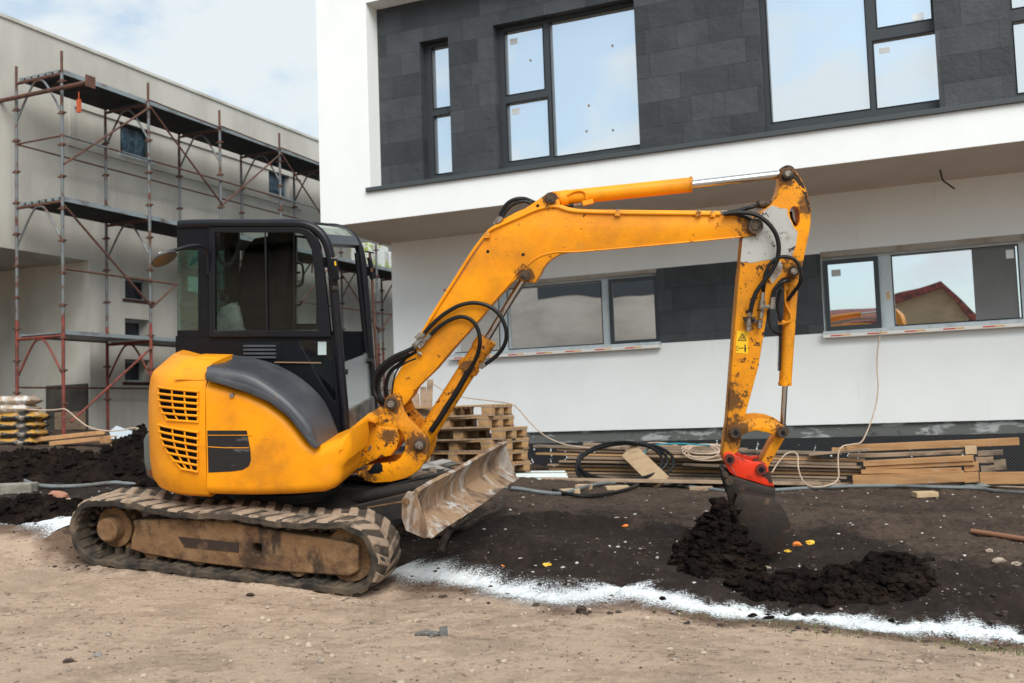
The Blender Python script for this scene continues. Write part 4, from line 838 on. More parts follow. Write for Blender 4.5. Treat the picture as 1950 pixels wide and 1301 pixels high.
for l in (0,1.915): mb.slab(UF,[(xt-.075,zt-.05),(xt-.035,zt+.005),(xt+.03,zt+.0),(xt+.03,zt-.03),(xb+.005,zb2),(xb-.03,zb2-.012),(xt-.045,zb2+.03),(xt-.075,zt-.18)],l-.012,l+.012)
bld=mb.build('dozer_blade',blade_m,EX,ang=58,bevel=.003)
for l in (.55,1.38):
    mb=MB(); mb.slab(UF,[(.5,.20),(.5,.38),(xt-.05,zt-.08),(xt-.05,zt-.24)],l-.06,l+.06); mb.build('blade_arm',underm,bld,bevel=.01)
mb=MB(); mb.cyl(UF.w((.6,.96,.42)),UF.w((xt-.12,.96,zt-.14)),.05,n=16); mb.build('blade_cylinder',underm,bld)
mb=MB(); mb.tube([UF.P(700,967,.3),UF.P(776,954,0.0)],.006,6); h=UF.hit(776,954,1,.0); mb.tube([UF.w((h.x,-.03,h.z)),UF.w((h.x,.06,h.z))],.022,12); mb.build('blade_pin',mud,bld)
# ---- upper body
LN=-.93
seam=(hx(LN,[(391,800)])[0][0])
zs2=hx(LN,[(391,943)])[0][1]
plan=[(seam,-.93),(-.40,-.925),(-.52,-.895),(-.64,-.83),(-.745,-.73),(-.83,-.59),(-.893,-.42),(-.935,-.22),(-.955,0),(-.955,.25),(-.93,.48),(-.85,.68),(-.70,.83),(-.50,.91),(seam,.93)]
plan=[(p.x,p.y) for p in crv([Vector((a,b,0)) for a,b in plan],3)]
prof_h=[(.575,.10),(.60,.055),(.66,.02),(.78,.004),(.95,0),(1.15,0),(1.30,.006),(1.385,.02),(1.425,.036),(1.44,.05),(1.545,.17),(1.565,.215)]
def pn(i):
    a=Vector(plan[max(i-1,0)]); b=Vector(plan[min(i+1,len(plan)-1)]); d=(b-a).normalized(); n=Vector((d.y,-d.x)); c=Vector((-.2,0))-Vector(plan[i])
    return n if n.dot(c)>0 else -n
mb=MB(); V=[]; m=len(plan)
for (z,d) in prof_h:
    for i,(x,y) in enumerate(plan):
        n_=pn(i); q=Vector((x,y))+n_*d
        if i in (0,m-1): q.x=seam
        zz=z-(.16*max(0,y+.25) if z>1.3 else 0)*min(1,(z-1.3)/.15)
        V.append(H.w((q.x,q.y,zz)))
K_=len(prof_h)
Fc=[(k*m+i,k*m+i+1,(k+1)*m+i+1,(k+1)*m+i) for k in range(K_-1) for i in range(m-1)]+[(k*m+m-1,k*m,(k+1)*m,(k+1)*m+m-1) for k in range(K_-1)]+[tuple(range(m)),tuple((K_-1)*m+i for i in range(m-1,-1,-1))]
mb.add(V,Fc); eh=mb.build('engine_hood',y_panel,EX,ang=24)
# wedge of hood above the fender
mb=MB(); A=[H.P(390,724,-.90),H.P(390,712,-.885),H.P(404,692,-.83),H.P(425,682,-.72),H.P(440,676,-.55),H.P(444,675,-.3)]
B=[Vector(p)+(H.M.to_3x3()@Vector((-.22,0,.0))) for p in A]; Cc=[p+(H.M.to_3x3()@Vector((0,.1,-.14))) for p in A]
n=len(A); mb.add(A+B+Cc,[(i,i+1,n+i+1,n+i) for i in range(n-1)]+[(i,2*n+i,2*n+i+1,i+1) for i in range(n-1)]); mb.build('hood_corner',y_panel,eh,ang=60)
def HD(px,py,off=0.):
    o=H.I@C0; d=H.I.to_3x3()@ray(px,py); best=None
    for i in range(len(plan)-1):
        a=Vector(plan[i]); e=Vector(plan[i+1])-a; den=d.x*e.y-d.y*e.x
        if abs(den)<1e-9: continue
        w_=a-Vector((o.x,o.y)); t=(w_.x*e.y-w_.y*e.x)/den; q=(w_.x*d.y-w_.y*d.x)/den
        if -.02<=q<=1.02 and t>0 and (best is None or t<best[0]): best=(t,i,q)
    if best is None: return H.w(H.hit(px,py,1,-.5))
    t,i,q=best; n_=(pn(i)*(1-q)+pn(min(i+1,len(plan)-1))*q).normalized(); p=o+d*t
    return H.w((p.x-n_.x*off,p.y-n_.y*off,p.z))
def patch(mb,f,u0,u1,nu,nv,off):
    V=[f(u0+(u1-u0)*i/nu,j/nv,off) for j in range(nv+1) for i in range(nu+1)]
    return mb.add(V,[(j*(nu+1)+i,j*(nu+1)+i+1,(j+1)*(nu+1)+i+1,(j+1)*(nu+1)+i) for j in range(nv) for i in range(nu)])
# grille: two groups of slots
for (rows,yl,yr,dl,dr,xb) in ((5,738,746.5,12.1,11.6,(303,303,304,306,311,320)),(6,809.5,824,12.2,12.6,(304,305,308,313,321,332,346))):
    ed=lambda x,v_: yl+(yr-yl)*max(0,(x-303)/74)**.8+v_*rows*(dl+(dr-dl)*(x-303)/74)
    def fxy(xf,v_,off):
        k=v_*rows; i=min(int(k),rows-1); xl=xb[i]+(xb[i+1]-xb[i])*(k-i); x=xl+(377-xl)*xf; return HD(x,ed(x,v_)-1,off)
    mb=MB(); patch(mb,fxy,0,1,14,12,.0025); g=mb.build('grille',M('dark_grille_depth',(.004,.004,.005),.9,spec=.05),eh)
    for r in range(rows+1):
        v_=r/rows; mb=MB(); pts=[fxy(-.02+1.05*q/9,v_,.006) for q in range(10)]; mb.tube(pts,[.009 if rows>0 else .01]*10,8); mb.build('louvre',y_clean,eh)
    for q in (.0,.34,.66,1.0):
        mb=MB(); mb.tube([fxy(q,j/8,.004) for j in range(9)],.0065,6); mb.build('louvre',y_clean,eh)
panel_px=[(430,737),(470,748),(505,765),(540,790),(565,818),(583,843),(600,853),(622,844),(645,836),(664,824),(667,850),(664,875),(652,890),(649,905),(646,918),(635,932),(615,940),(560,944),(480,946),(420,945)]
sg=seam+.006
pp=hx(LN,panel_px); mb=MB(); mb.slab(H,[(sg,hx(LN,[(391,726)])[0][1])]+pp+[(sg,zs2-.002)],LN,-.30,bev=.075,steps=6,fixx=(sg,)); spn=mb.build('side_panel',y_panel,EX,ang=28)
mb=MB(); mb.box(H,(seam+.001,LN+.03,zs2+.05),(sg-.001,-.3,1.40)); mb.build('seam_core',blackm,eh)
mb=MB(); mb.slab(H,hx(LN,[(395,820),(470,820),(473,835),(477,858),(478,876),(474,888),(462,895),(440,898),(397,900)]),LN-.0025,LN+.01); mb.build('decal',M('torn_black_decal',(.012,.013,.016),.3,0,[dict(c=(.55,.22,.02),s=(1.2,1,38),d=4,lo=.665,hi=.68),dict(c=(.10,.10,.10),s=(4,4,14),d=6,lo=.6,hi=.7)]),spn)
mb=MB(); cyl_lat(mb,442,753,LN,.016,LN-.012,LN+.01); mb.build('latch',steel,spn)
mb=MB(); mb.tube([H.P(480,829,LN-.003),H.P(396,829,LN-.003)],.0025,5); mb.tube([H.P(396,851,LN-.003),H.P(430,853,LN-.003),H.P(474,853,LN-.003)],.003,5); mb.build('decal_tear',y_clean,spn)
lip=[(391,724),(430,734),(472,747),(512,766),(548,793),(575,826),(590,846),(601,855)]
crs=[(394,699),(440,704),(487,717),(537,750),(568,779),(590,806),(600,829),(607,850)]
sil=[(443,676),(482,682),(522,693),(560,712),(592,736),(617,764),(634,797),(646,829)]
n=36; rows_=[]
LPc=crv([H.P(a,b,-.952) for a,b in lip],8); LPb=crv([H.P(a,b,-.962) for a,b in [(p[0]+(q[0]-p[0])*.2,p[1]+(q[1]-p[1])*.2) for p,q in zip(lip,crs)]],8)
CR0=crv([H.P(a,b,-.950) for a,b in [(p[0]+(q[0]-p[0])*.75,p[1]+(q[1]-p[1])*.75) for p,q in zip(lip,crs)]],8); CR=crv([H.P(a,b,-.925) for a,b in crs],8); CR2=crv([H.P(a,b,-.86) for a,b in [(p[0]+(q[0]-p[0])*.12,p[1]+(q[1]-p[1])*.12) for p,q in zip(crs,sil)]],8)
SI2=crv([H.P(a,b,-.42) for a,b in [(p[0]+(q[0]-p[0])*.93,p[1]+(q[1]-p[1])*.93) for p,q in zip(crs,sil)]],8); SI=crv([H.P(a,b,-.30) for a,b in sil],8)
SD=[p+(H.M.to_3x3()@Vector((-.03,.04,-.12))) for p in SI]; ND=[p+(H.M.to_3x3()@Vector((0,.05,.02))) for p in LPc]
rows_=[ND,LPc,LPb,CR0,CR,CR2,SI2,SI,SD]; m=len(SI); mb=MB(); V=[p for r in rows_ for p in r]
Fc=[(k*m+i,k*m+i+1,(k+1)*m+i+1,(k+1)*m+i) for k in range(len(rows_)-1) for i in range(m-1)]+[tuple(k*m for k in range(len(rows_))),tuple(k*m+m-1 for k in range(len(rows_)-1,-1,-1))]
mb.add(V,Fc); fd=mb.build('fender_cover',greypl,EX,ang=50)
mb=MB(); 
lowf=hx(LN-.04,[(392,712),(392,724),(430,735),(470,748),(512,766),(548,793),(575,827),(590,848),(600,856),(606,850),(594,838),(578,816),(550,780),(512,751),(470,733),(430,722)])
mb.slab(H,lowf,LN-.042,LN+.03,bev=.008,steps=2); mb.build('fender_lip',greypl,fd)
mb=MB(); mb.slab(H,hx(-.6,[(285,820),(304,822),(306,850),(310,918),(292,919),(276,906),(271,880),(270,838),(275,828)]),-.6,.6,bev=.04); mb.build('counterweight',greypaint,EX)
mb=MB(); mb.slab(H,hx(-.6,[(400,915),(600,915),(640,900),(640,850),(400,850)]),-.55,.80,bev=.01); mb.build('revolving_frame',underm,EX)
# ---- cab
LC,LF=-.12,.86
cab_side=[(335,642),(335,676),(430,690),(560,760),(600,830),(652,832),(659,824),(657,790),(650,700),(642,642),(560,642)]
tri=[(566,648),(628,648),(634,700),(641,775),(610,725)]
mb=MB(); mb.slab(H,hx(LC,[(335,640),(335,678),(430,690),(540,745),(600,830),(652,834),(659,824),(656,780),(648,690),(640,640)]),LC-.01,LC+.04,[hx(LC,tri)]); cab=mb.build('cab',blackm,EX,bevel=.005)
tub_r=.036
Apath=[(341,428),(370,426.5),(420,426),(500,426),(560,426),(580,428),(598,435),(613,448),(624,468),(631,500),(636,550),(641,610),(646,670),(651,730),(656,785),(658,822)]
A3=[H.hit(a,b,1,LC) for a,b in Apath]
for lat in (LC,LF):
    mb=MB(); mb.tube(crv([H.w((p.x,lat,p.z)) for p in A3],4),tub_r,14); mb.build('cab_pillar',blackp,cab)
    if lat==LC:
        mb=MB(); mb.slab(H,hx(LC,[(338,432),(410,432),(410,642),(378,642),(378,475),(338,475)]),lat-.012,lat+.035); mb.slab(H,hx(LC,[(338,629),(379,629),(379,642),(338,642)]),lat-.01,lat+.03); mb.build('rear_post',blackm,cab,bevel=.004)
        mb=MB(); mb.slab(H,hx(LC,[(338,476),(378,476),(378,629),(338,629)]),lat-.004,lat+.004); mb.build('corner_window',gl_teal,cab,smooth=False)
    else:
        a=H.hit(338,430,1,LC); b=H.hit(372,642,1,LC); mb=MB(); mb.box(H,(a.x,lat-.02,b.z),(b.x,lat+.02,a.z)); mb.build('rear_post',blackm,cab,bevel=.004)
wo=[(401,433),(500,433),(572,433),(590,438),(603,450),(612,470),(618,510),(624,560),(629,610),(633,641),(500,641),(401,641)]
wi=[(412,443),(500,443),(566,443),(577,446),(588,456),(595,472),(600,510),(604,560),(607,605),(609,629),(500,629),(412,629)]
mb=MB(); mb.ring(H,hx(LC,wo),hx(LC,wi),LC-.035,LC+.01); mb.build('window_frame',blackp,cab,bevel=.004,ang=30)
mb=MB(); mb.slab(H,hx(LC,wi),LC-.012,LC-.006); mb.build('side_glass',gl_cab,cab,smooth=False)
mb=MB(); mb.bar(H.P(505,443,LC-.02),H.P(509,629,LC-.02),.012,.012); mb.build('glass_rail',blackp,cab)
mb=MB(); mb.slab(H,hx(LC,tri),LC+.01,LC+.014); mb.build('lower_glass',gl_cab,cab,smooth=False)
mb=MB(); mb.slab(H,hx(LC,[(605,651),(621,651),(621,676),(605,676)]),LC+.004,LC+.009); mb.build('notice_label',M('pale_blue_label',(.45,.55,.57),.6),cab,smooth=False)
# far side: sill, mid post, dark hanging coat/pillar
zf0=A3[-1].z; zsill=H.hit(500,641,1,LC).z; ztopc=A3[3].z
xr=A3[0].x; xf=H.hit(636,560,1,LC).x
mb=MB(); mb.box(H,(xr,LF-.02,zf0+.1),(xf+.0,LF+.02,zsill-.02)); mb.build('door_lower',blackm,cab)
a=H.hit(512,445,1,LF); b=H.hit(561,625,1,LF); mb=MB(); mb.box(H,(a.x,LF-.03,zsill-.05),(b.x,LF+.025,ztopc)); mb.build('door_post',blackm,cab)
a=H.hit(601,470,1,LF-.02); mb=MB(); mb.ring(H,hx(LF,[(563,448),(588,450),(602,470),(610,520),(614,570),(616,628),(563,628)]),hx(LF,[(566,452),(585,455),(595,475),(601,520),(604,570),(604,616),(566,616)]),LF-.03,LF+.01); mb.build('door_frame',blackp,cab)
for (p,q) in (((505,440),(540,449)),): pass
mb=MB(); mb.slab(H,hx(.55,[(455,628),(470,590),(472,520),(482,478),(500,455),(530,450),(545,470),(540,520),(530,628)]),.30,.70,bev=.05); st=mb.build('seat',M('black_seat_fabric',(.004,.004,.007),.9,spec=.1),cab)
mb=MB(); mb.slab(H,hx(.35,[(420,640),(419,606),(428,585),(447,576),(460,582),(474,640)]),.24,.76,bev=.03); mb.build('seat_shell',M('worn_grey_seat_shell',(.30,.30,.29),.7,0,[dict(c=(.12,.12,.12),s=8,lo=.45,hi=.7)]),cab)
mb=MB(); 
for pts in ([(562,501),(573,502),(577,512),(577,535),(572,544),(561,546)],[(562,520),(572,519)],[(561,582),(572,580),(575,572)]): mb.tube(path(LF-.06,pts,4),.010,8)
mb.build('grab_handle',blackp,cab)
mb=MB(); cc=path(LC+.12,[(413,470),(414,485),(421,499),(432,504),(444,497),(451,480),(453,465)],14); hp_=[]
for i,p_ in enumerate(cc):
    for q in range(3): 
        a=(i*3+q)*1.15; hp_.append(p_+Vector((math.cos(a)*.012,0,math.sin(a)*.012)))
mb.tube(hp_,.005,5); mb.build('coil_cord',rubber,cab)
mb=MB(); mb.box(H,(H.hit(424,560,1,.6).x,.55,H.hit(424,573,1,.6).z),(H.hit(434,560,1,.6).x,.62,H.hit(424,561,1,.6).z)); mb.tube([H.P(430,450,.6),H.P(430,566,.6)],.006,6); mb.build('control_box',blackm,cab)
# floor, rear wall, roof, front
mb=MB(); mb.box(H,(xr,LC,zf0-.02),(A3[-1].x-.05,LF,zf0+.06)); mb.box(H,(xr,LC+.04,H.hit(335,690,1,LC).z-.5),(xr+.04,LF,H.hit(338,629,1,LC).z)); mb.build('cab_floor',blackm,cab)
mb=MB(); q0=H.hit(338,476,1,LC); q1=H.hit(338,629,1,LC); mb.box(H,(xr+.005,LC+.01,q1.z),(xr+.012,LF-.02,q0.z)); mb.build('rear_window',gl_teal,cab,smooth=False)
mb=MB(); mb.box(H,(xr,LC,q0.z),(xr+.03,LF,A3[0].z)); mb.build('rear_header',blackm,cab)
rt=[(p.x,p.z) for p in crv([Vector((q.x,q.z,0)) for q in A3[:6]],3) for p in [Vector((p.x,0,p.y))]]
def strip(fr,pts,t,l0,l1,mb):
    up_=[(p[0],p[1]+t) for p in pts]; return mb.slab(fr,list(pts)+up_[::-1],l0,l1)
rp=[(q.x,q.z-.01) for q in A3[:5]]
mb=MB(); strip(H,rp,.045,LC,LF,mb); mb.build('roof',blackp,cab,bevel=.01)
def lat_plate(p,q,t,l0,l1,mb):     # plate between two profile points, thickness t normal to it
    a=Vector((p[0],p[1]));b=Vector((q[0],q[1])); d=(b-a).normalized(); n=Vector((-d.y,d.x))*t/2
    return mb.slab(H,[tuple(a-n),tuple(b-n),tuple(b+n),tuple(a+n)],l0,l1)
K=lambda i,j=0: (A3[i].x,A3[i].z)
mb=MB(); lat_plate(K(5),K(6),.02,LC+.03,LF-.03,mb); lat_plate(K(6),K(7),.02,LC+.03,LF-.03,mb); mb.build('roof_window',M('dusty_roof_glass',(.30,.34,.30),.35,0,[dict(c=(.16,.15,.13),s=5,lo=.5,hi=.7)]),cab)
mb=MB(); lat_plate(K(7),K(8),.05,LC+.03,LF-.03,mb); mb.build('front_header',greypl,cab,bevel=.006)
zc=H.hit(655,693,1,LC); mb=MB()
pz=lambda y: next((Vector((A3[i].x+(A3[i+1].x-A3[i].x)*((A3[i].z-y)/(A3[i].z-A3[i+1].z)),0,y)) for i in range(7,15) if A3[i+1].z<=y<=A3[i].z),Vector((A3[-1].x,0,y)))
z_a,z_b=H.hit(655,693,1,LC).z,H.hit(660,786,1,LC).z; pa_,pb2=pz(z_a),pz(z_b)
lat_plate((pa_.x,pa_.z),(pb2.x,pb2.z),.006,LC+.04,LF-.03,mb); mb.build('front_lower_panel',gl_clear,cab,smooth=False)
mb=MB(); 
for lat in (LC+.07,LF-.07):
    for z in (z_a-.10,z_a-.04): pass
    p_=pz(z_a-.07); mb.cyl(H.w((p_.x-.01,lat,p_.z)),H.w((p_.x+.035,lat,p_.z)),.022,n=12)
mb.build('panel_knob',rubber,cab)
mb=MB(); lat_plate((pb2.x,pb2.z),K(15),.03,LC+.02,LF,mb); mb.build('front_sill',M('dusty_dark_sill',(.13,.125,.115),.8,0,[dict(c=(.03,.03,.03),s=7,lo=.45,hi=.7)]),cab)
p_=pz(z_a); mb=MB(); mb.tube([H.w((pz(A3[8].z-.05).x-.02,LC+.06,A3[8].z-.05)),H.w((p_.x-.02,LC+.06,p_.z))],.014,8); mb.build('window_guide',blackm,cab); mb=MB(); mb.tube([H.w((pz(A3[8].z-.05).x-.02,LF-.05,A3[8].z-.05)),H.w((p_.x-.02,LF-.05,p_.z))],.018,8); mb.build('window_guide',blackm,cab)
# louvre plate on the cab side, mirror, lamp
mb=MB(); mb.slab(H,hx(LC,[(455,652),(536,652),(536,700),(470,690),(455,684)]),LC-.022,LC); mb.build('service_cover',blackm,cab,bevel=.004)
for r in range(4):
    mb=MB(); mb.bar(H.P(464,659+r*7.2,LC-.03),H.P(526,659+r*7.2,LC-.03),.02,.016); mb.build('vent_louvre',greypl,cab)
mb=MB(); mb.bar(H.P(523,690,LC-.02),H.P(612,691,LC-.02),.012,.010); mb.build('trim_strip',M('rusty_trim',(.2,.13,.07),.8),cab)
mb=MB(); mb.tube(path3([(396,517,LC-.04),(396,500,LC-.05),(396,486,LC-.06),(391,475,LC-.09),(380,468,LC-.14),(360,469,LC-.2),(335,476,LC-.27),(313,482,LC-.32)],5),.014,10); mb.bar(H.P(396,522,LC-.035),H.P(396,498,LC-.035),.03,.02); mr2=mb.build('mirror_arm',blackp,cab)
c0,c1=H.P(291,504,LC-.34),H.P(333,479,LC-.30); ctr=(c0+c1)/2; ax=(c1-c0)/2; lat_=(H.M.to_3x3()@Vector((0,1,0))).normalized(); nrm=ax.cross(lat_).normalized()
def dish(mb,c,a,b,n_,th,bul):
    ring=[];N_=24;V=[c+n_*bul]
    for rr,hh in ((.6,.7),(1,0)):
        for i in range(N_): t=2*math.pi*i/N_; V.append(c+a*math.cos(t)*rr+b*math.sin(t)*rr+n_*bul*hh)
    Fc=[(0,1+i,1+(i+1)%N_) for i in range(N_)]+[(1+i,1+N_+i,1+N_+(i+1)%N_,1+(i+1)%N_) for i in range(N_)]
    V+=[V[1+N_+i]-n_*th for i in range(N_)]; Fc+=[(1+N_+i,1+2*N_+i,1+2*N_+(i+1)%N_,1+N_+(i+1)%N_) for i in range(N_)]+[tuple(1+2*N_+i for i in range(N_))]
    mb.add(V,Fc)
mb=MB(); dish(mb,ctr,ax*1.05,(lat_*.75+Vector((0,0,-.25))).normalized()*.085,nrm,.012,.03); mb.build('mirror',greypl,cab)
mb=MB(); dish(mb,ctr-nrm*.013,ax*.95,(lat_*.75+Vector((0,0,-.25))).normalized()*.077,-nrm,.002,.008); mb.build('mirror_glass',M('mirror_silver',(.16,.15,.14),.35,.6),cab)
mb=MB(); mb.bar(H.P(308,480,LC-.33),H.P(309,490,LC-.33),.035,.025); mb.build('mirror_clamp',render_w,cab)
mb=MB(); mb.bar(H.P(636,494,LC-.05),H.P(639,534,LC-.05),.05,.05); mb.build('work_light',blackm,cab,bevel=.01)
mb=MB(); mb.bar(H.P(631,492,LC-.06),H.P(645,491,LC-.06),.02,.008); mb.build('light_bracket',steel,cab)
mb=MB(); mb.bar(H.P(638,498,LC-.078),H.P(639,506,LC-.078),.014,.004); mb.build('yellow_tag',M('yellow_tag_paint',(.8,.5,.02),.5),cab)
mb=MB(); mb.bar(H.P(638,545,LC-.035),H.P(638,552,LC-.035),.04,.03); mb.bar(H.P(595,502,LC-.02),H.P(594,520,LC-.02),.012,.01); mb.build('hinge',pinm,cab)
# far-side hand rod with black clamps
mb=MB(); mb.tube([H.P(704,482,LF+.05),H.P(708,520,LF+.05),H.P(712,600,LF+.05),H.P(718,700,LF+.05),H.P(722,750,LF+.05)],.012,8); mb.build('far_rail',rusty,cab)
mb=MB(); mb.bar(H.P(695,479,LF+.05),H.P(712,482,LF+.05),.012,.012); mb.bar(H.P(703,490,LF+.05),H.P(707,510,LF+.05),.03,.03); mb.cyl(H.P(709,518,LF+.05),H.P(710,531,LF+.05),.028,n=12); mb.build('rail_clamp',blackm,cab)
for (px_,py_) in ((362,418),(495,420),(604,426),(652,436)):
    pass
# ---- boom mount and swing bracket
def S(name,mat,parent,px,lat,l0,l1,holes=(),bev=.008,steps=2,**k):
    mb=MB(); mb.slab(H,hx(lat,px),l0,l1,[hx(lat,h) for h in holes],bev=bev,steps=steps); return mb.build(name,mat,parent,**k)
ym=S('boom_mount',y_worn,EX,[(640,832),(664,818),(700,790),(714,804),(757,815),(759,835),(756,852),(744,868),(722,872),(700,884),(676,896),(655,909),(648,905),(650,885)],-.2,-.2,.25)
mb=MB()
for p in ((674,856),(703,856),(690,866),(705,851)): cyl_lat(mb,p[0],p[1],-.21,.010,-.207,-.19)
mb.build('bolt',steel,ym)
S('mount_flange',y_worn,ym,[(655,826),(700,789),(714,798),(716,806),(702,803),(664,836),(664,862),(650,872),(650,838)],-.32,-.34,-.2,bev=.012)
mb=MB(); mb.tube(path(-.34,[(664,844),(668,834),(676,826),(684,818),(690,812)],4),.010,8); mb.tube(path(-.35,[(662,842),(672,836),(682,822),(686,814)],4),.008,8); mb.build('cable',rubber,ym)
bk=S('swing_bracket',y_worn,EX,[(713,806),(716,797),(723,793),(729,776),(734,758),(741,752),(750,751),(759,757),(764,766),(767,776),(771,788),(776,797),(791,811),(806,825),(814,836),(817,850),(811,875),(800,893),(785,905),(770,912),(745,918),(713,920),(694,915),(691,900),(694,887),(720,884),(751,881),(762,872),(770,858),(772,846),(768,825),(758,817),(740,815),(720,813)],-.20,-.20,-.14,bev=.01)
S('bracket_plate',y_worn,bk,[(713,806),(716,797),(723,793),(729,776),(734,758),(741,752),(750,751),(759,757),(764,766),(767,776),(771,788),(776,797),(791,811),(806,825),(814,836),(817,850),(811,875),(800,893),(785,905),(770,912),(745,918),(713,920),(694,915),(691,900),(694,887),(720,884),(751,881),(762,872),(770,858),(772,846),(768,825),(758,817),(740,815),(720,813)],-.20,.14,.20,bev=.01)
S('bracket_core',y_worn,bk,[(694,889),(720,886),(751,883),(764,873),(772,858),(775,840),(790,838),(806,845),(810,862),(806,878),(796,890),(780,903),(760,911),(713,917)],-.15,-.14,.14)
mb=MB(); cyl_lat(mb,746,768,-.2,.040,-.235,.235,24); cyl_lat(mb,800,846,-.2,.044,-.235,.235,24); pi=mb.build('bracket_pin',pinm,bk)
mb=MB(); cyl_lat(mb,746,768,-.2,.026,-.245,.245,20); cyl_lat(mb,800,846,-.2,.030,-.245,.245,20); mb.build('pin_head',steel,bk)
S('slot',blackm,bk,[(712,884),(722,881),(728,887),(728,896),(722,902),(704,903),(700,899)],-.21,-.203,-.19,bev=.002)
mb=MB(); mb.tube([H.P(645,902,-.3),H.P(686,902,-.3)],.020,16); sw=mb.build('swing_rod',chrome,bk); mb=MB(); mb.tube([H.P(684,902,-.3),H.P(697,903,-.3)],[.024,.034],16); mb.build('rod_end',y_worn,bk)
# ---- boom
LB=-.125
boom_px=[(746,731),(760,706),(788,661),(825,601),(867,540),(905,481),(927,450),(936,440),(946,429),(969,415),(1000,397),(1022,382),(1034,374),(1043,367),(1050,366),(1058,368),(1063,374),(1066,388),(1075,398),(1092,402),(1150,403),(1250,404),(1386,405),(1415,413),(1432,415),(1443,421),(1448,432),(1444,444),(1434,450),(1413,452),(1380,455),(1300,463),(1200,472),(1120,479),(1084,481),(1066,485),(1054,492),(1043,500),(1034,512),(1028,525),(1018,540),(1006,537),(996,537),(984,531),(973,541),(965,550),(948,568),(931,588),(900,624),(865,662),(827,707),(804,729),(790,743),(783,757),(774,768),(766,776),(757,782),(747,782),(739,777),(734,768),(736,757),(743,750)]
bm_=S('boom',y_boom,EX,boom_px,LB,LB,-LB,bev=.010)
# raised weld lines / edge flange following the inner bend
mb=MB(); mb.tube(path(LB-.001,[(931,584),(965,545),(984,521),(996,512),(1010,500),(1024,490),(1040,484),(1062,480),(1084,480),(1120,478),(1200,471),(1300,462),(1410,451)],4),.007,6); mb.build('weld_edge',y_boom,bm_)
mb=MB(); mb.tube(path(LB-.006,[(801,640),(830,590),(865,535),(900,480),(925,447),(934,438),(955,428),(985,415),(1020,400),(1045,394),(1062,394),(1085,401),(1120,404),(1200,406),(1290,407),(1372,408)],5),.0125,10); pi1=mb.build('hydraulic_pipe',y_clean,bm_)
mb=MB(); mb.tube(path(LB+.035,[(806,632),(836,582),(870,529),(905,474),(929,443),(950,427),(985,407),(1015,396),(1045,390),(1064,392),(1088,399),(1120,402),(1200,403),(1290,404),(1372,405)],5),.0125,10); mb.build('hydraulic_pipe',y_clean,bm_)
for (a,b) in ((1176,404),(1330,405),(1357,406),(928,446)):
    mb=MB(); mb.bar(H.P(a-5,b+3,LB-.012),H.P(a+5,b+3,LB-.012),.02,.035); mb.build('pipe_clamp',y_worn,bm_)
    mb=MB(); mb.bar(H.P(a,b+1,LB-.01),H.P(a,b-6,LB-.01),.016,.016); mb.build('clamp_bolt',steel,bm_)
mb=MB(); mb.bar(H.P(856,560,LB+.05),H.P(845,551,LB+.05),.016,.016); mb.build('bracket_stub',rusty,bm_)
for (a,b,r) in ((1049,377,.040),(1001,524,.036),(1438,431,.055)):
    mb=MB(); cyl_lat(mb,a,b,LB,r,LB-.03,-LB+.03,22); cyl_lat(mb,a,b,LB,r*.5,LB-.036,-LB+.036,18); mb.build('boom_pin',pinm,bm_)
mb=MB()
for (a,b) in ((1024,392),(929,479),(996,485)): cyl_lat(mb,a,b,LB,.012,LB-.002,LB+.02,14)
mb.build('bolt_hole',blackm,bm_)
# ---- cylinders
def cylinder(name,a,b,c,rb,rr,mat,rodr=None,gland=True,lat=0.,k=1.12):
    A_,B_,C_=H.P(*a,lat),H.P(*b,lat),H.P(*c,lat); d=(B_-A_).normalized()
    mb=MB(); mb.tube([A_,B_],rb,24); 
    if gland: mb.tube([B_-d*.10,B_],rb*k,24); 
    mb.tube([A_-lat_*.05,A_+lat_*.05],rb*.95,20)
    o=mb.build(name,mat,EX); mb=MB(); mb.tube([B_-d*.02,C_],rr,18); mb.build('rod',chrome,o); mb=MB(); mb.tube([C_-lat_*.05,C_+lat_*.05],rr*1.9,20); mb.tube([C_-d*.05,C_],[rr*1.2,rr*1.5],16); mb.build('rod_eye',pinm,o); return o
bc=cylinder('boom_cylinder',(800,846),(928,645),(1001,524),.072,.026,y_worn,k=1.10)
mb=MB(); mb.tube([H.P(900,680,-.07),H.P(903,702,-.07)],.0,6) if False else None
A_,B_=H.P(889,704,0),H.P(896,694,0); mb.tube([A_,B_],.088,24); mb.build('cylinder_collar',y_worn,bc)
mb=MB(); mb.tube(path(-.08,[(820,822),(838,796),(852,773),(866,752),(880,728),(892,706)],5),[.022]*26,10); mb.build('hose_sleeve',rubber,bc)
mb=MB(); mb.tube([H.P(968,586,.045),H.P(936,640,.05)],.008,6); mb.tube([H.P(998,540,.05),H.P(934,640,.05)],.010,8); mb.build('guard_rod',rusty,bc)
ac=cylinder('arm_cylinder',(1055,379),(1317,352),(1498,331),.056,.031,y_clean,gland=False)
mb=MB(); mb.tube([H.P(1313,352,0),H.P(1318,352,0)],.060,24); mb.build('cylinder_head',y_worn,ac)
mb=MB(); mb.tube([H.P(1068,380,0),H.P(1082,378,0)],.066,24); mb.build('cylinder_base',y_clean,ac)
mb=MB(); mb.tube(path(-.06,[(1080,372),(1088,367),(1100,363),(1110,364),(1116,370),(1117,380)],5),.010,8); mb.bar(H.P(1110,388,-.06),H.P(1130,383,-.06),.035,.035); mb.build('hydraulic_pipe',y_clean,ac)
mb=MB(); mb.tube([H.P(1094,391,-.06),H.P(1112,389,-.06)],.014,10); mb.build('fitting',steel,ac)
mb=MB(); mb.tube(path(-.03,[(1068,385),(1078,392),(1092,391)],5),.014,8); mb.build('hose',rubber,ac)
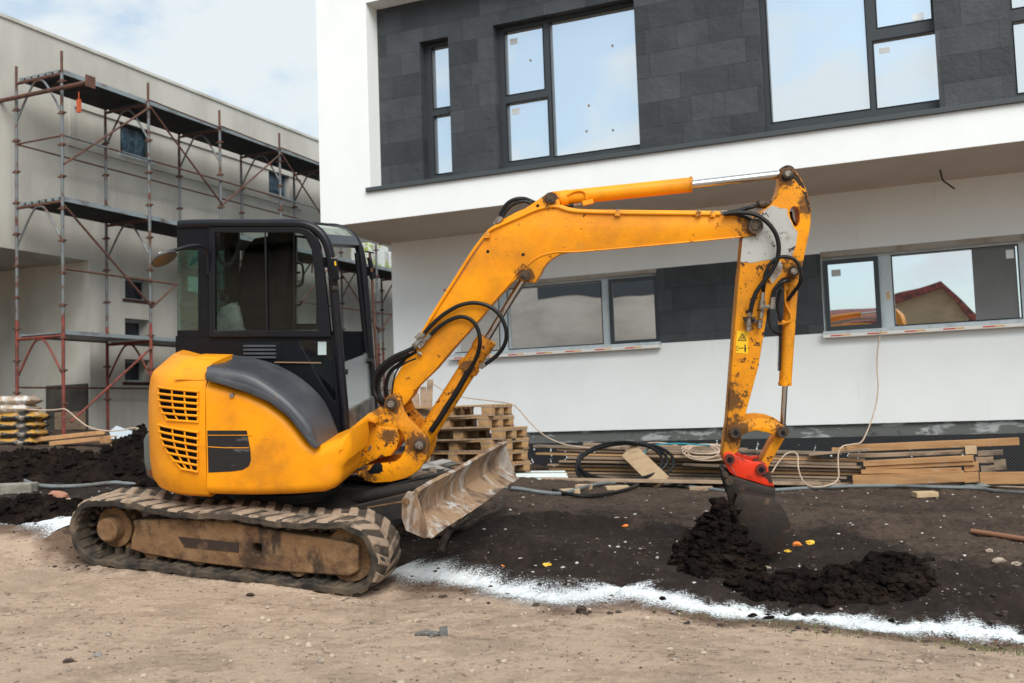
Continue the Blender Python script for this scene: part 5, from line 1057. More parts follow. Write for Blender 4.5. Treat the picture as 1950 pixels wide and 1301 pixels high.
# ---- arm
LA=-.105
arm_px=[(1487,328),(1491,322),(1500,319),(1513,323),(1522,334),(1530,348),(1537,365),(1542,385),(1545,401),(1544,425),(1541,445),(1536,467),(1530,497),(1527,512),(1522,523),(1512,529),(1500,528),(1490,530),(1482,537),(1476,546),(1469,560),(1463,588),(1457,623),(1451,660),(1445,697),(1432,745),(1418,796),(1413,822),(1410,845),(1407,858),(1398,866),(1397,876),(1388,884),(1380,880),(1377,868),(1379,845),(1385,808),(1390,740),(1396,664),(1400,610),(1404,561),(1407,530),(1410,500),(1412,475),(1415,448),(1440,410),(1455,400),(1470,389),(1479,374),(1484,360),(1487,343)]
hole_px=[(1506,396),(1512,392),(1519,395),(1523,405),(1523,418),(1520,429),(1515,433),(1511,428),(1505,415),(1503,404)]
arm=S('arm',y_arm,EX,arm_px,LA,LA,-LA,[hole_px],bev=.009)
S('primer_patch',primer,arm,[(1410,499),(1414,455),(1437,418),(1457,400),(1470,391),(1484,396),(1499,398),(1500,410),(1507,423),(1512,434),(1519,442),(1515,470),(1508,488),(1485,492),(1455,496),(1430,501)],LA,LA-.0022,LA+.01,bev=0)
S('primer_patch',primer,arm,[(1470,505),(1486,497),(1490,506),(1488,520),(1478,532),(1470,541),(1467,530)],LA,LA-.002,LA+.01,bev=0)
mb=MB(); mb.slab(H,hx(LA,[(1487,343),(1489,330),(1496,322),(1506,322),(1516,330),(1530,350),(1540,385),(1545,402),(1540,402),(1532,372),(1520,350),(1512,340),(1505,345),(1493,345)]),LA-.002,LA+.01); mb.build('rust_edge',M('flaked_dark_rust',(.030,.016,.011),.85,0,[dict(c=YC,s=22,d=7,lo=.58,hi=.60)],bump=(40,.5,.004)),arm)
mb=MB()
for (a,b,r) in ((1499,331,.036),(1511,516,.034),(1401,822,.045)): cyl_lat(mb,a,b,LA,r,LA-.035,-LA+.035,22)
mb.build('arm_pin',pinm,arm)
mb=MB()
for (a,b,r) in ((1499,331,.022),(1511,516,.024)): cyl_lat(mb,a,b,LA,r,LA-.043,-LA+.043,18)
mb.build('pin_head',steel,arm)
bkc=cylinder('bucket_cylinder',(1509,518),(1495,732),(1490,820),.047,.021,y_arm,gland=False)
mb=MB(); mb.tube([H.P(1495,728,0),H.P(1495,734,0)],.050,24); mb.build('cylinder_head',y_worn,bkc)
mb=MB(); mb.tube(path(-.06,[(1496,540),(1495,560),(1497,580),(1505,598),(1505,610),(1498,614),(1486,614)],5),.009,8); mb.bar(H.P(1482,614,-.05),H.P(1494,614,-.05),.03,.03); mb.bar(H.P(1496,536,-.05),H.P(1496,552,-.05),.03,.03); mb.build('hydraulic_pipe',y_worn,bkc)
mb=MB(); mb.tube([H.P(1487,620,-.045),H.P(1486,640,-.045),H.P(1484,706,-.045)],.012,8); mb.build('hose_sleeve',rubber,bkc)
mb=MB()
for k in range(22): q=H.P(1484,642+k*2.9,-.055); mb.tube([q,H.P(1479,642+k*2.9,-.055)],.002,4)
mb.build('spring_guard',steel,bkc,kind='stuff')
# warning sticker
LS=LA-.0025
stt=S('warning_sticker',M('warning_yellow',(.85,.50,.01),.5,0,[dict(c=(.4,.2,.03),s=14,lo=.6,hi=.68)]),EX,[(1403,630),(1425,631),(1424,674),(1401,672)],LA,LS,LA+.005,bev=0)
ink=M('black_ink',(.01,.01,.01),.6); mb=MB()
def pol(px): mb.slab(H,hx(LS,px),LS-.0012,LS+.001)
t_o=[(1413.5,634),(1422,649),(1405,649)]; t_i=[(1413.5,637.5),(1419.6,647.6),(1407.4,647.6)]; mb.ring(H,hx(LS,t_o),hx(LS,t_i),LS-.0012,LS+.001)
pol([(1410.5,645.5),(1413,640.5),(1414.2,641),(1412,646)]); pol([(1413.6,646),(1415.6,641.5),(1416.6,642.3),(1415,646.2)])
mb.build('warning_triangle',ink,stt,smooth=False,recalc=True)
mb=MB(); pol([(1417.5,660.5),(1420.8,660.5),(1420.8,666),(1420,671),(1418.4,671),(1417.4,666)]); mb.slab(H,[(p[0],p[1]) for p in circ(*hx(LS,[(1419,658)])[0],.0065,12)],LS-.0012,LS+.001); mb.build('person_symbol',ink,stt,smooth=False)
mb=MB(); pol([(1407,663),(1409.4,661),(1409.4,662.6),(1413.6,662.6),(1413.6,661),(1416,663),(1413.6,665.2),(1413.6,663.6),(1409.4,663.6),(1409.4,665.2)]); mb.build('arrow_symbol',ink,stt,smooth=False)
mb=MB(); mb.ring(H,hx(LS,[(1402.5,659),(1405.8,659),(1405.8,668),(1402.5,668)]),hx(LS,[(1403.1,660),(1405.2,660),(1405.2,667),(1403.1,667)]),LS-.0012,LS+.001); mb.build('machine_symbol',ink,stt,smooth=False)
# ---- links, quick hitch, bucket
lk=[(1388,826),(1390,815),(1400,808),(1410,803),(1425,799),(1445,797),(1465,799),(1482,805),(1494,812),(1499,822),(1496,832),(1487,835),(1478,830),(1462,824),(1440,820),(1425,823),(1413,830),(1402,834),(1393,833)]
lnk=S('bucket_link',y_arm,EX,lk,-.14,-.145,-.115,bev=.006)
S('link_plate',y_arm,lnk,lk,-.14,.115,.145,bev=.006)
for (a,b) in ((1400,823),(1490,823)):
    mb=MB(); cyl_lat(mb,a,b,-.14,.040,-.17,.17,22); mb.build('link_pin',pinm,lnk)
    mb=MB(); cyl_lat(mb,a,b,-.14,.016,-.175,-.165,6); mb.build('pin_socket',blackm,lnk)
S('tipping_link',y_arm,EX,[(1478,828),(1496,830),(1492,838),(1466,884),(1461,894),(1452,897),(1446,890),(1450,878),(1470,840)],-.08,-.09,.09,bev=.008)
qh_px=[(1378,866),(1384,861),(1393,862),(1402,868),(1415,874),(1436,880),(1452,879),(1459,884),(1463,895),(1469,910),(1474,927),(1460,925),(1436,917),(1408,909),(1398,906),(1388,898),(1382,886),(1377,875)]
qh=S('quick_hitch',red_m,EX,qh_px,-.12,-.125,-.095,bev=.005)
S('hitch_plate',red_m,qh,qh_px,-.12,.095,.125,bev=.005); S('hitch_body',red_m,qh,[(1385,892),(1400,896),(1440,904),(1468,912),(1472,925),(1440,916),(1400,905)],-.1,-.095,.095,bev=.003)
for (a,b) in ((1389,874),(1449,893)):
    mb=MB(); cyl_lat(mb,a,b,-.12,.040,-.15,.15,22); mb.build('hitch_pin',M('red_oily_pin',(.12,.02,.012),.5),qh)
    mb=MB(); cyl_lat(mb,a,b,-.12,.020,-.156,-.149,16); mb.build('pin_socket',blackm,qh)
mb=MB(); mb.tube(path(-.135,[(1391,887),(1396,895),(1402,906)],3),.003,5); mb.build('retaining_wire',steel,qh)
ears=[(1379,903),(1385,904),(1400,908),(1436,919),(1462,927),(1476,929),(1475,949),(1470,953),(1440,950),(1420,948),(1408,955),(1396,962),(1388,950),(1382,930),(1378,915)]
LBk=-.26
sidep=[(1398,960),(1404,944),(1413,940),(1440,945),(1476,951),(1488,962),(1498,978),(1505,998),(1506,1012),(1502,1028),(1494,1042),(1480,1053),(1460,1058),(1440,1056),(1424,1046),(1412,1030),(1404,1000)]
bu_=S('bucket',bucket_m,EX,sidep,LBk,LBk,LBk+.022,bev=.004)
S('side_plate',bucket_m,bu_,sidep,LBk,-LBk-.022,-LBk,bev=.004)
S('hitch_ear',bucket_m,bu_,ears,-.13,-.15,-.12,bev=.004); S('hitch_ear',bucket_m,bu_,ears,-.13,.12,.15,bev=.004)
cv=hx(LBk,[(1404,944),(1413,940),(1440,945),(1476,951),(1488,962),(1498,978),(1505,998),(1506,1012),(1502,1028),(1494,1042),(1480,1053),(1460,1058),(1440,1056)])
cx_=sum(p[0] for p in cv)/len(cv)-.05; cz_=sum(p[1] for p in cv)/len(cv)
mb=MB(); inn=[(p[0]+(cx_-p[0])*.07,p[1]+(cz_-p[1])*.07) for p in cv]; mb.slab(H,cv+inn[::-1],LBk+.004,-LBk-.004); mb.build('bucket_shell',bucket_m,bu_,ang=40)
for l in (-.22,-.07,.07,.22):
    mb=MB(); q=H.hit(1440,1056,1,LBk); mb.slab(H,[(q.x,q.z-.012),(q.x,q.z+.02),(q.x-.13,q.z+.03),(q.x-.13,q.z+.022)],l-.025,l+.025); mb.build('tooth',bucket_m,bu_)
mb=MB(); cyl_lat(mb,1388,914,-.13,.030,-.18,.18,18); cyl_lat(mb,1382,903,-.13,.018,-.17,.17,14); mb.build('bucket_pin',pinm,bu_)
# ---- hoses
def hose(pts,r=.015,lat=-.16,mat=rubber,name='hydraulic_hose',par=None,n=8):
    mb=MB(); p3=[(p[0],p[1],p[2] if len(p)>2 else lat) for p in pts]; mb.tube(path3(p3,n),r,10); return mb.build(name,mat,par or bm_)
def fit(a,b,r=.018,lat=-.16,par=None):
    mb=MB(); mb.tube([H.P(*a,lat),H.P(*b,lat)],r,6); mb.build('fitting',steel,par or bm_,ang=20)
hose([(806,637),(820,621),(842,601),(866,586),(885,579),(906,577),(928,582),(945,593),(957,609),(964,630),(963,650,-.14),(954,668,-.12),(938,684,-.1),(922,695,-.09)],.0155)
hose([(818,640),(832,626),(852,612),(872,604),(888,605),(902,614),(911,630),(914,650),(911,670,-.14),(904,688,-.12),(895,704,-.1),(886,722,-.09)],.0155)
fit((798,646),(808,635)); fit((806,652),(820,638)); fit((914,700),(924,693),.02,-.09)
mb=MB(); 
for (a,b) in ((792,655),(799,648),(803,657),(788,662),(797,640)): mb.bar(H.P(a-5,b+5,-.15),H.P(a+5,b-4,-.15),.035,.03)
mb.build('valve_block',steel,bm_,ang=20)
hose([(789,662),(775,669),(752,679),(733,692),(718,708),(711,727),(712,745),(719,760),(730,770,-.12),(740,776,-.05)],.018,-.17)
hose([(793,668),(776,678),(754,688),(738,699),(726,713),(720,730),(721,748),(728,762),(738,771,-.1)],.018,-.12)
hose([(797,671),(780,683),(758,696),(744,708),(737,724),(735,742),(738,757),(744,764,-.1)],.016,-.08)
hose([(792,683),(775,690),(760,700),(752,715),(748,735),(746,752)],.007,-.17)
hose([(786,668),(768,673),(748,683),(728,698),(716,716),(714,736),(722,757),(736,770)],.015,-.03)
fit((786,665),(778,670),.022,-.16); fit((803,676),(795,671),.014,-.15)
hose([(952,413),(958,399),(968,387),(982,380),(998,379),(1012,384,-.08),(1022,389,-.04)],.017,-.06); hose([(956,415),(964,402),(974,392),(986,386),(1000,384),(1012,388)],.012,-.10)
fit((942,428),(953,413),.019,-.08); fit((948,426),(957,414),.015,-.11)
hose([(1376,405),(1395,404),(1415,399),(1432,394),(1446,390,-.02),(1460,386,.05)],.016,-.06); hose([(1378,408),(1400,405),(1427,406),(1443,411),(1458,421),(1470,434),(1479,450),(1483,470),(1481,490),(1474,508),(1463,525),(1451,541),(1440,557),(1433,575),(1429,595)],.017,-.17,par=arm)
hose([(1380,408),(1400,408),(1420,414),(1432,420)],.013,-.13)
fit((1372,405),(1386,405),.018,-.12); fit((1429,593),(1428,602),.016,-.16,arm)
mb=MB(); mb.tube([H.P(1443,390,-.02),H.P(1470,389,.02)],.030,12); mb.build('hose_cuff',pinm,arm)
hose([(1453,556,-.14),(1455,540),(1457,524),(1462,511),(1470,499),(1482,491),(1496,489),(1508,492),(1518,500),(1525,514),(1526,530),(1520,545,-.14),(1510,558,-.1),(1500,572,-.07)],.014,-.17,par=arm)
hose([(1472,566,-.13),(1474,553),(1482,543),(1494,536),(1504,533,-.1)],.014,-.13,par=arm)
hose([(1487,552),(1483,565),(1481,585),(1484,600),(1487,612)],.013,-.07,par=arm)
hose([(1463,590),(1464,608),(1468,622),(1476,632),(1486,635,-.06)],.012,-.10,par=arm)
for (a,b,r) in (((1453,556),(1452,572),.016),((1452,572),(1451,590),.024),((1451,590),(1449,606),.016),((1448,610),(1446,625),.018),((1428,600),(1426,612),.018),((1426,612),(1425,630),.021),((1455,584),(1468,584),.013),((1472,566),(1471,578),.018),((1471,578),(1470,588),.022)):
    fit(a,b,r,-.14,arm)
mb=MB(); mb.bar(H.P(1417,610,-.13),H.P(1438,610,-.13),.03,.045); mb.bar(H.P(1436,612,-.13),H.P(1452,611,-.13),.02,.02); mb.cyl(H.P(1419,604,-.15),H.P(1419,609,-.15),.016,n=8); mb.cyl(H.P(1435,604,-.15),H.P(1435,609,-.15),.016,n=8); mb.build('hose_clamp',pinm,arm)
hose([(1504,404,.03),(1507,420,.02),(1514,432,.02)],.017,.02,par=arm)
# ================================================================ SITE CLUTTER
def Q(px,py,v):
    p=BF.P(px,py,v); g=G(px,py); t=(p-C0).length; tg=(g-C0).length
    return p if t<tg-.05 else C0+(p-C0).normalized()*(tg-.05)
def one(mb,name,mat,label,cat,group=None,**k): return mb.build(name,mat,None,label=label,cat=cat,group=group,**k)
# pallets
def pallet(cx_px,cy_px,depth,yawdeg,lift,label,first=None):
    d=ray(cx_px,cy_px); c=C0+d*(depth/d.y); a=R_(yawdeg)
    # near corner at c; long side to the left and away, short side to the right and away
    Mw=Matrix.Translation((c.x,c.y,lift))@Matrix.Rotation(math.pi/2-a,4,'Z')
    if first is None:
        t=thing('pallet',label,'pallet',Mw,'pallets stacked beside the white building'); fr=Frame(Mw)   # local x: short side (0.8), local y: long side (1.2)
        j=lambda: random.uniform(-.006,.006)
        for k in range(5):
            x0=.0+k*.17; mb=MB(); mb.box(fr,(x0,0+j(),.122),(x0+(.12 if k not in (0,4) else .12),1.2+j(),.144)); mb.build('deck_board',wood_a,t,smooth=False,bevel=.003)
        for k in range(3): mb=MB(); mb.box(fr,(0,k*.527,.100),(.8,k*.527+.145,.1215)); mb.build('stringer',wood_b,t,smooth=False,bevel=.003)
        for k in range(3):
            for q in range(3): mb=MB(); mb.box(fr,(q*.33+.002,k*.527+.004,.0225),(q*.33+.13,k*.527+.141,.0995)); mb.build('block',wood_a,t,smooth=False,bevel=.004)
        for q in range(3): mb=MB(); mb.box(fr,(q*.345,0,0),(q*.345+.11,1.2,.022)); mb.build('bottom_board',wood_b,t,smooth=False,bevel=.003)
        return t
    r=first.copy(); COL.objects.link(r); r.matrix_world=Mw; MTX[r.name]=Mw; r['label']=label
    for ch in list(first.children):
        c_=ch.copy(); COL.objects.link(c_); c_.parent=r
    return r
pg=G(930,899).z; p0=None
for i,(px,a,l,sh) in enumerate(((937,37,'lowest pallet of the stack behind the dozer blade',0),(935,36,'second pallet from the bottom of the stack behind the dozer blade',.0),(934,38,'dark-topped third pallet from the bottom, widest of the stack',0),(958,24,'fourth pallet from the bottom, shifted to the right',0),(932,24,'second pallet from the top of the stack',0),(941,18,'topmost pallet of the stack beside the boom cylinder',0))):
    t=pallet(px,900,12.55,a,pg+i*.1465+.012,l,p0); p0=p0 or t
for k,(x0,y0,x1,y1) in enumerate(((792,749,799,880),(806,737,806,880),(819,723,814,880))):
    mb=MB(); a=C0+ray(x0,y0)*1; A=C0+ray(x0,y0)*(13.0/ray(x0,y0).y); B=C0+ray(x1,y1)*(12.95/ray(x1,y1).y); mb.bar(B,A,.028,.075,up=(1,0,0)); one(mb,'upright_board',wood_b,['leftmost and shortest of the three boards standing behind the boom','middle one of the three boards standing behind the boom','rightmost and tallest of the three boards standing behind the boom'][k],'board','boards standing behind the pallets',smooth=False)
# long planks stacked along the wall
vp=13.25; gl=lambda px,v: gz(*(BF.w((bu(px,900,v)[0],v,0)).xy))
def plank(x0,y0,x1,y1,v,th,dep,mat,label,name='plank',group='planks stacked along the white wall',cat='plank'):
    A,B=Q(x0,y0,v),Q(x1,y1,v); mb=MB(); n=BF.w((0,1,0))-BF.w((0,0,0)); m=5; V=[]
    A=A+n*dep/2;B=B+n*dep/2; d=(B-A).normalized(); z=Vector((0,0,1)); z=(z-d*z.dot(d)).normalized()
    for i in range(m):
        t=i/(m-1); c=A+(B-A)*t+z*random.uniform(-.003,.003)
        for a_,b_ in ((-1,-1),(1,-1),(1,1),(-1,1)): V.append(c+n*(a_*dep/2)+z*(b_*th/2))
    mb.add(V,[(0,1,2,3),tuple(4*(m-1)+i for i in (3,2,1,0))]+[(4*i+j,4*(i+1)+j,4*(i+1)+(j+1)%4,4*i+(j+1)%4) for i in range(m-1) for j in range(4)])
    return one(mb,name,mat,label,cat,group,smooth=False,bevel=.003)
lab0='long weathered plank within the stack between the pallets and the right beams'
yy=918; k=0; lefts=[1030,1024,1052,1045,1042,1064,1080,1020,1060,1015]; rights=[1628,1600,1612,1688,1641,1640,1630,1645,1560,1600]
for k in range(10):
    ORD=['lowest','second','third','fourth','fifth','sixth','seventh','eighth','ninth','topmost']; yl_=914-k*7.1; yr_=923-k*6.5
    lb='lowest plank of the long stack, lying on the soil' if k==0 else ('topmost plank of the long stack, ending left beside the pallets' if k==9 else ('plank reaching furthest right in the long stack, towards the beams' if k==3 else ORD[k]+' plank from the bottom in the front of the long stack'))
    plank(lefts[k],yl_,rights[k],yr_,vp+random.uniform(-.06,.06),.026+.010*(k%3==0),.15,[wood_b,wood_e,wood_b,wood_a][k%4] if k!=5 else wood_b,lb)
    plank(lefts[k]+random.randint(-15,40),yl_-1,rights[k]-random.randint(-10,60),yr_-1,vp+.24,.028,.15,wood_e,lab0)
for k,(x0,y0,x1,y1,dp) in enumerate(((1110,846,1420,856,.2),(1190,858,1400,866,-.2),(1210,868,1420,872,-.2),(1300,885,1440,890,-.22))):
    plank(x0,y0,x1,y1,vp+dp,.03,.14,[wood_b,wood_b,wood_d,wood_e][k],['plank on the back of the long stack behind the cable coil','short plank under the cream cable coil','pale plank second below the cream cable coil','short grey plank left of the red quick hitch'][k])
BT=[(1612,854,1941,841,.42,.085,.15,wood_c,'longest beam on top of the right pile, reaching furthest right'),(1584,857,1612,856,.44,.05,.12,wood_c,'short orange beam end sticking out left under the top beam'),
 (1540,866,1655,857,.0,.028,.14,wood_b,'thin plank resting askew against the left end of the top beam'),(1615,869,1836,861,.20,.045,.14,wood_b,'thin shaded board below the longest top beam'),(1838,858,1860,857,.15,.095,.12,wood_d,'pale square beam end below the top beam'),
 (1644,883,1854,873,.0,.062,.14,wood_c,'upper one of the two beams in the middle of the right pile'),(1648,891,1856,882,.02,.050,.14,wood_c,'lower one of the two beams in the middle of the right pile'),(1640,899,1831,895,.0,.050,.14,wood_c,'bright orange beam above the lowest beam'),
 (1624,916,1836,908,-.08,.125,.16,wood_c,'thick lowest beam of the right pile, nearest to the camera'),(1836,890,1864,889,.05,.10,.14,wood_c,'upper short block closing the right end of the pile'),(1836,910,1864,909,.0,.12,.14,wood_c,'lower short block closing the right end of the pile'),
 (1866,912,2040,909,.12,.13,.16,wood_c,'thick beam leaving the photo at the right edge'),(1862,864,1910,862,.35,.06,.12,wood_e,'dark beam end below the right tip of the longest beam'),(1858,877,1892,876,.30,.07,.12,wood_b,'stubby beam end right of the middle beams'),(1868,894,1896,893,.3,.08,.12,wood_e,'grey beam stub above the beam leaving at the right'),(1893,886,1916,885,.4,.12,.12,wood_e,'weathered square beam end, rightmost of the small stubs')]
for (x0,y0,x1,y1,dv,th,dp,mt,lb) in BT: plank(x0,y0,x1,y1,vp-.12+dv,th,dp,mt,lb,'beam','beams piled at the right','beam')
# leaning board
mb=MB(); mb.bar(Q(1262,921,12.45),Q(1196,857,12.95),.23,.03,up=(-.4,-.9,.3)); one(mb,'board',wood_d,'pale wide board leaning on the plank stack inside the black hose coil','board',smooth=False,bevel=.004)
# black hose coil
mb=MB(); pts=[]
for i in range(150):
    t=i/149*math.pi*2*3.15+2.6; rx=88+6*math.sin(t*.37)-5*i/150; ry=40+4*math.sin(t*.23+1); cx_=1186+6*math.sin(t*.31); cy_=886-8*i/150+3*math.sin(t*.5)
    px,py=cx_+rx*math.cos(t),cy_+ry*math.sin(t)-.12*rx*math.cos(t)*.3; q_=Q(px,py,12.88-(py-885)*.0052-.02*math.sin(t*.7)); pts.append(q_+(C0-q_).normalized()*.20)
mb.tube(pts,.021,8); one(mb,'hose_coil',rubber,'coil of thick black hose leaning on the planks','hose')
mb=MB(); mb.tube(crv([GP(1054,938,.03),GP(1075,943,.03),GP(1120,946,.03),GP(1165,942,.03),GP(1200,936,.03),GP(1215,931,.03)],8),.020,8); one(mb,'hose',rubber,'loose black hose end curving on the soil below the coil','hose')
ghm=M('grey_hose',(.16,.18,.185),.6,0,[dict(c=(.10,.085,.07),s=6,lo=.5,hi=.7)])
mb=MB(); mb.tube(crv([GP(a,b,.025) for a,b in ((955,938),(990,941),(1030,943),(1070,942),(1110,936),(1150,928),(1200,925),(1260,927),(1330,933),(1400,938),(1470,939),(1540,937),(1620,937),(1700,935),(1780,937),(1860,934),(1900,937),(1960,943))],6),.021,8); one(mb,'hose',ghm,'long grey hose lying across the soil in front of the planks','hose')
crm=M('cream_cable',(.50,.38,.29),.6,0,[dict(c=(.35,.26,.2),s=8,lo=.5,hi=.7)])
def cab_(pts,r,mat,label,name='cable',cat='cable',n=8): mb=MB(); mb.tube(crv([Q(a,b,v) for a,b,v in pts],n),r,7); return one(mb,name,mat,label,cat)
cab_([(818,727,12.9),(850,746,12.8),(885,757,12.7),(940,764,12.65),(975,770,12.6),(990,782,12.6),(1010,805,12.65),(1035,828,12.7),(1065,843,12.8),(1100,851,12.9),(1150,854,12.9),(1200,848,12.9),(1250,843,13.0),(1290,848,13.05)],.0085,crm,'thin cream cable drooping from the pallets across to the planks')
mb=MB(); pts=[]
for i in range(220):
    t=i/219*math.pi*2*6; px=1343+52*math.cos(t)*(.75+.25*math.sin(t*.31))+8*math.sin(i*.05); py=858+13*math.sin(t)*(.8+.3*math.sin(t*.17))+5*math.sin(i*.031); pts.append(Q(px,py,13.02-(py-858)*.011+.02*math.sin(t*.9)))
mb.tube(pts,.009,6); one(mb,'cable_coil',crm,'tangled coil of cream cable lying on the plank stack','cable')
cab_([(1216,880,12.8),(1225,866,12.85),(1233,856,12.9),(1252,847,12.9),(1295,845,12.95),(1330,847,12.95),(1352,848,12.95)],.010,M('teal_strap',(.02,.28,.36),.5),'teal strap running over the planks to the cream cable coil','strap','strap')
cab_([(1678,629,14.1),(1672,660,14.1),(1670,700,14.1),(1672,740,14.05),(1666,780,14.0),(1652,820,13.8),(1640,842,13.5),(1625,846,13.2),(1605,850,13.0),(1597,862,12.95),(1596,885,12.9),(1597,908,12.8),(1588,920,12.7),(1565,927,12.6),(1540,925,12.6),(1527,912,12.8),(1520,890,12.9),(1519,868,12.95),(1510,861,13.0),(1495,866,12.95),(1480,884,12.9),(1470,900,12.85)],.009,crm,'cream cable hanging from the right window and looping over the planks')
mb=MB(); mb.tube(crv([GP(a,b,.012) for a,b in ((1480,937),(1530,931),(1590,929),(1680,930),(1760,928),(1850,929),(1960,934))],6),.009,6); one(mb,'cable',crm,'straight cream cable lying on the soil below the beams','cable')
# white pipes
wp=M('white_plastic_pipe',(.66,.72,.70),.4)
for k,(x0,y0,x1,y1) in enumerate(((975,900,1076,899),(975,905,1078,904),(980,909,1077,908),(982,913,1074,915),(978,904,1080,909))):
    v=12.3-.03*k; A,B=Q(x0-30,y0,v),Q(x1,y1,v); mb=MB(); mb.tube([A,B],.019,12); one(mb,'pipe',wp,['topmost','second from the top','third from the top','lowest','rearmost'][k]+' white plastic pipe of the bundle right of the pallets','pipe','white pipes on the soil')
# branch, rod, boards and small litter
barkm=M('muddy_bark',(.035,.024,.019),.9,0,[dict(c=(.11,.07,.05),s=9,lo=.5,hi=.68)],bump=(30,.7,.01))
mb=MB(); mb.tube(crv([GP(838,1058,.0),GP(848,1040,.05),GP(862,1022,.06),GP(890,1010,.04),GP(925,1000,.05),GP(950,988,.10),GP(968,972,.16),GP(982,955,.24)],5),[.030]*8+[.026]*10+[.020]*10+[.017]*8,8); one(mb,'branch',barkm,'dark muddy branch on the soil under the dozer blade','branch')
mb=MB(); mb.tube([GP(1851,1023,.025),GP(1975,1045,.025)],.022,10); one(mb,'round_bar',M('brown_round_bar',(.24,.11,.06),.7),'brown round bar lying on the soil at the right edge','bar')
for k,(x,y,w_,d_,rz,mt,lb) in enumerate(((1085,938,.20,.13,.2,wood_d,'pale wood offcut left of the loose hose end'),(1112,932,.17,.11,-.4,wood_d,'wood offcut just right of the palest one below the coil'),(1175,935,.26,.10,.15,wood_d,'flat wood offcut touching the grey hose below the coil'),(1335,934,.28,.09,-.1,wood_b,'brown wood offcut left of the bucket in front of the planks'),(1762,950,.24,.14,.05,wood_d,'square wood block alone on the soil below the beams'))):
    p=GP(x,y); fr=Frame(Matrix.Translation(p)@Matrix.Rotation(rz,4,'Z')@Matrix.Rotation(.05,4,'X')); mb=MB(); mb.box(fr,(-w_/2,-d_/2,-.01),(w_/2,d_/2,.045)); one(mb,'wood_offcut',mt,lb,'offcut','wood offcuts on the soil',smooth=False,bevel=.004)
def lump(x,y,r,mat,name,label,cat,sq=(1,1,.6),seed=1,lift=.3,group=None,n=1):
    p=GP(x,y); mb=MB()
    for q in range(n): mb.ico((p.x+(q-(n-1)/2)*r*1.1,p.y+(q%2)*r*.5,p.z+r*lift),r*(1-.15*(q%3)),seed+q*5,sq,.5,2)
    return one(mb,name,mat,label,cat,group)
orm=M('orange_plastic',(.75,.20,.03),.5); ylm=M('yellow_plastic',(.75,.45,.03),.5); whm=M('white_litter',(.7,.7,.7),.6); brk=M('broken_brick',(.36,.17,.11),.9,0,[dict(c=(.2,.15,.12),s=9,lo=.5,hi=.7)])
for k,(x,y,mt,nm,lb) in enumerate(((1517,1041,orm,'plastic_scrap','orange plastic scrap on the soil right of the bucket'),(1543,1035,ylm,'plastic_scrap','yellow plastic scrap right of the orange one beyond the clods'),(1499,1049,ylm,'plastic_scrap','tiny yellow scrap left of the orange one by the bucket'),(1191,1012,orm,'plastic_scrap','small orange tangle on the soil left of the tall soil heap'),(955,1078,orm,'plastic_scrap','tiny red scrap above the lime line near the blade'),(1041,1084,ylm,'plastic_scrap','tiny yellow leaf-like scrap above the lime line'),(133,912,ylm,'plastic_scrap','yellow plastic cap on the soil left of the manhole cover'))):
    lump(x,y,.030 if k<2 else .022,mt,nm,lb,'litter',(1.2,.8,.7),k*7+3,group='small plastic litter on the soil')
for k,(x,y,r,lb) in enumerate(((1903,1078,.042,'largest pale stone at the right edge beside the bar'),(1885,1058,.022,'small round stone above the largest one at the right'),(1935,1082,.03,'pale flat stone at the very right edge'),(1222,1061,.02,'white stone chip left of the bucket heap'),(1172,991,.025,'white stone on the soil in the middle behind the lime line'),(1460,1078,.035,'light brown stone among the black clods'),(50,955,.05,'pale stone at the left edge behind the track'),(205,1215,.014,'small grey pebble on the road at the lower left'),(187,1251,.018,'largest grey pebble on the road at the lower left'),(100,1175,.012,'small dark pebble on the road near the left edge'))):
    lump(x,y,r,peb if k!=8 else M('grey_pebble',(.2,.19,.18),.9),'stone',lb,'stone',(1.2,1,.65),k*3+11)
lump(112,956,.075,brk,'brick_piece','broken red brick piece lying behind the rear of the track','brick',(1.3,.8,.7),4)
lump(128,968,.05,M('cream_stone',(.45,.34,.26),.9),'stone','cream stone next to the broken brick piece behind the track','stone',(1.1,.8,.8),8)
lump(476,1135,.022,soilclod,'earth_clod','single brown clod on the road under the middle of the track','clod',(1.4,1,.5),3)
lump(130,1262,.02,soilclod,'earth_clod','dark clod on the road at the bottom left','clod',(1.4,1,.5),9)
# glove: palm with five fingers lying on the road
glm=M('dusty_grey_glove',(.10,.10,.095),.9,0,[dict(c=(.30,.27,.23),s=16,lo=.48,hi=.66)],bump=(60,.5,.004))
p=GP(826,1212,.012); mb=MB(); mb.ico(p,.045,5,(1.15,.8,.32),.25,2)
for k,(dx,dy,ln) in enumerate(((-.035,.030,.05),(-.052,.014,.065),(-.056,-.002,.068),(-.050,-.018,.055),(.010,-.042,.045))):
    s_=Vector((p.x+dx*.6,p.y+dy*.8,p.z)); dr=Vector((-1,dy*6,0)).normalized() if k<4 else Vector((-.4,-1,0)).normalized()
    mb.tube([s_,s_+dr*ln*.5+Vector((0,0,.006)),s_+dr*ln],[.011,.010,.006],8)
mb.tube([p+Vector((.03,.0,0)),p+Vector((.075,.004,.0))],[.034,.038],12); one(mb,'glove',glm,'crumpled grey work glove lying on the beige road','glove')
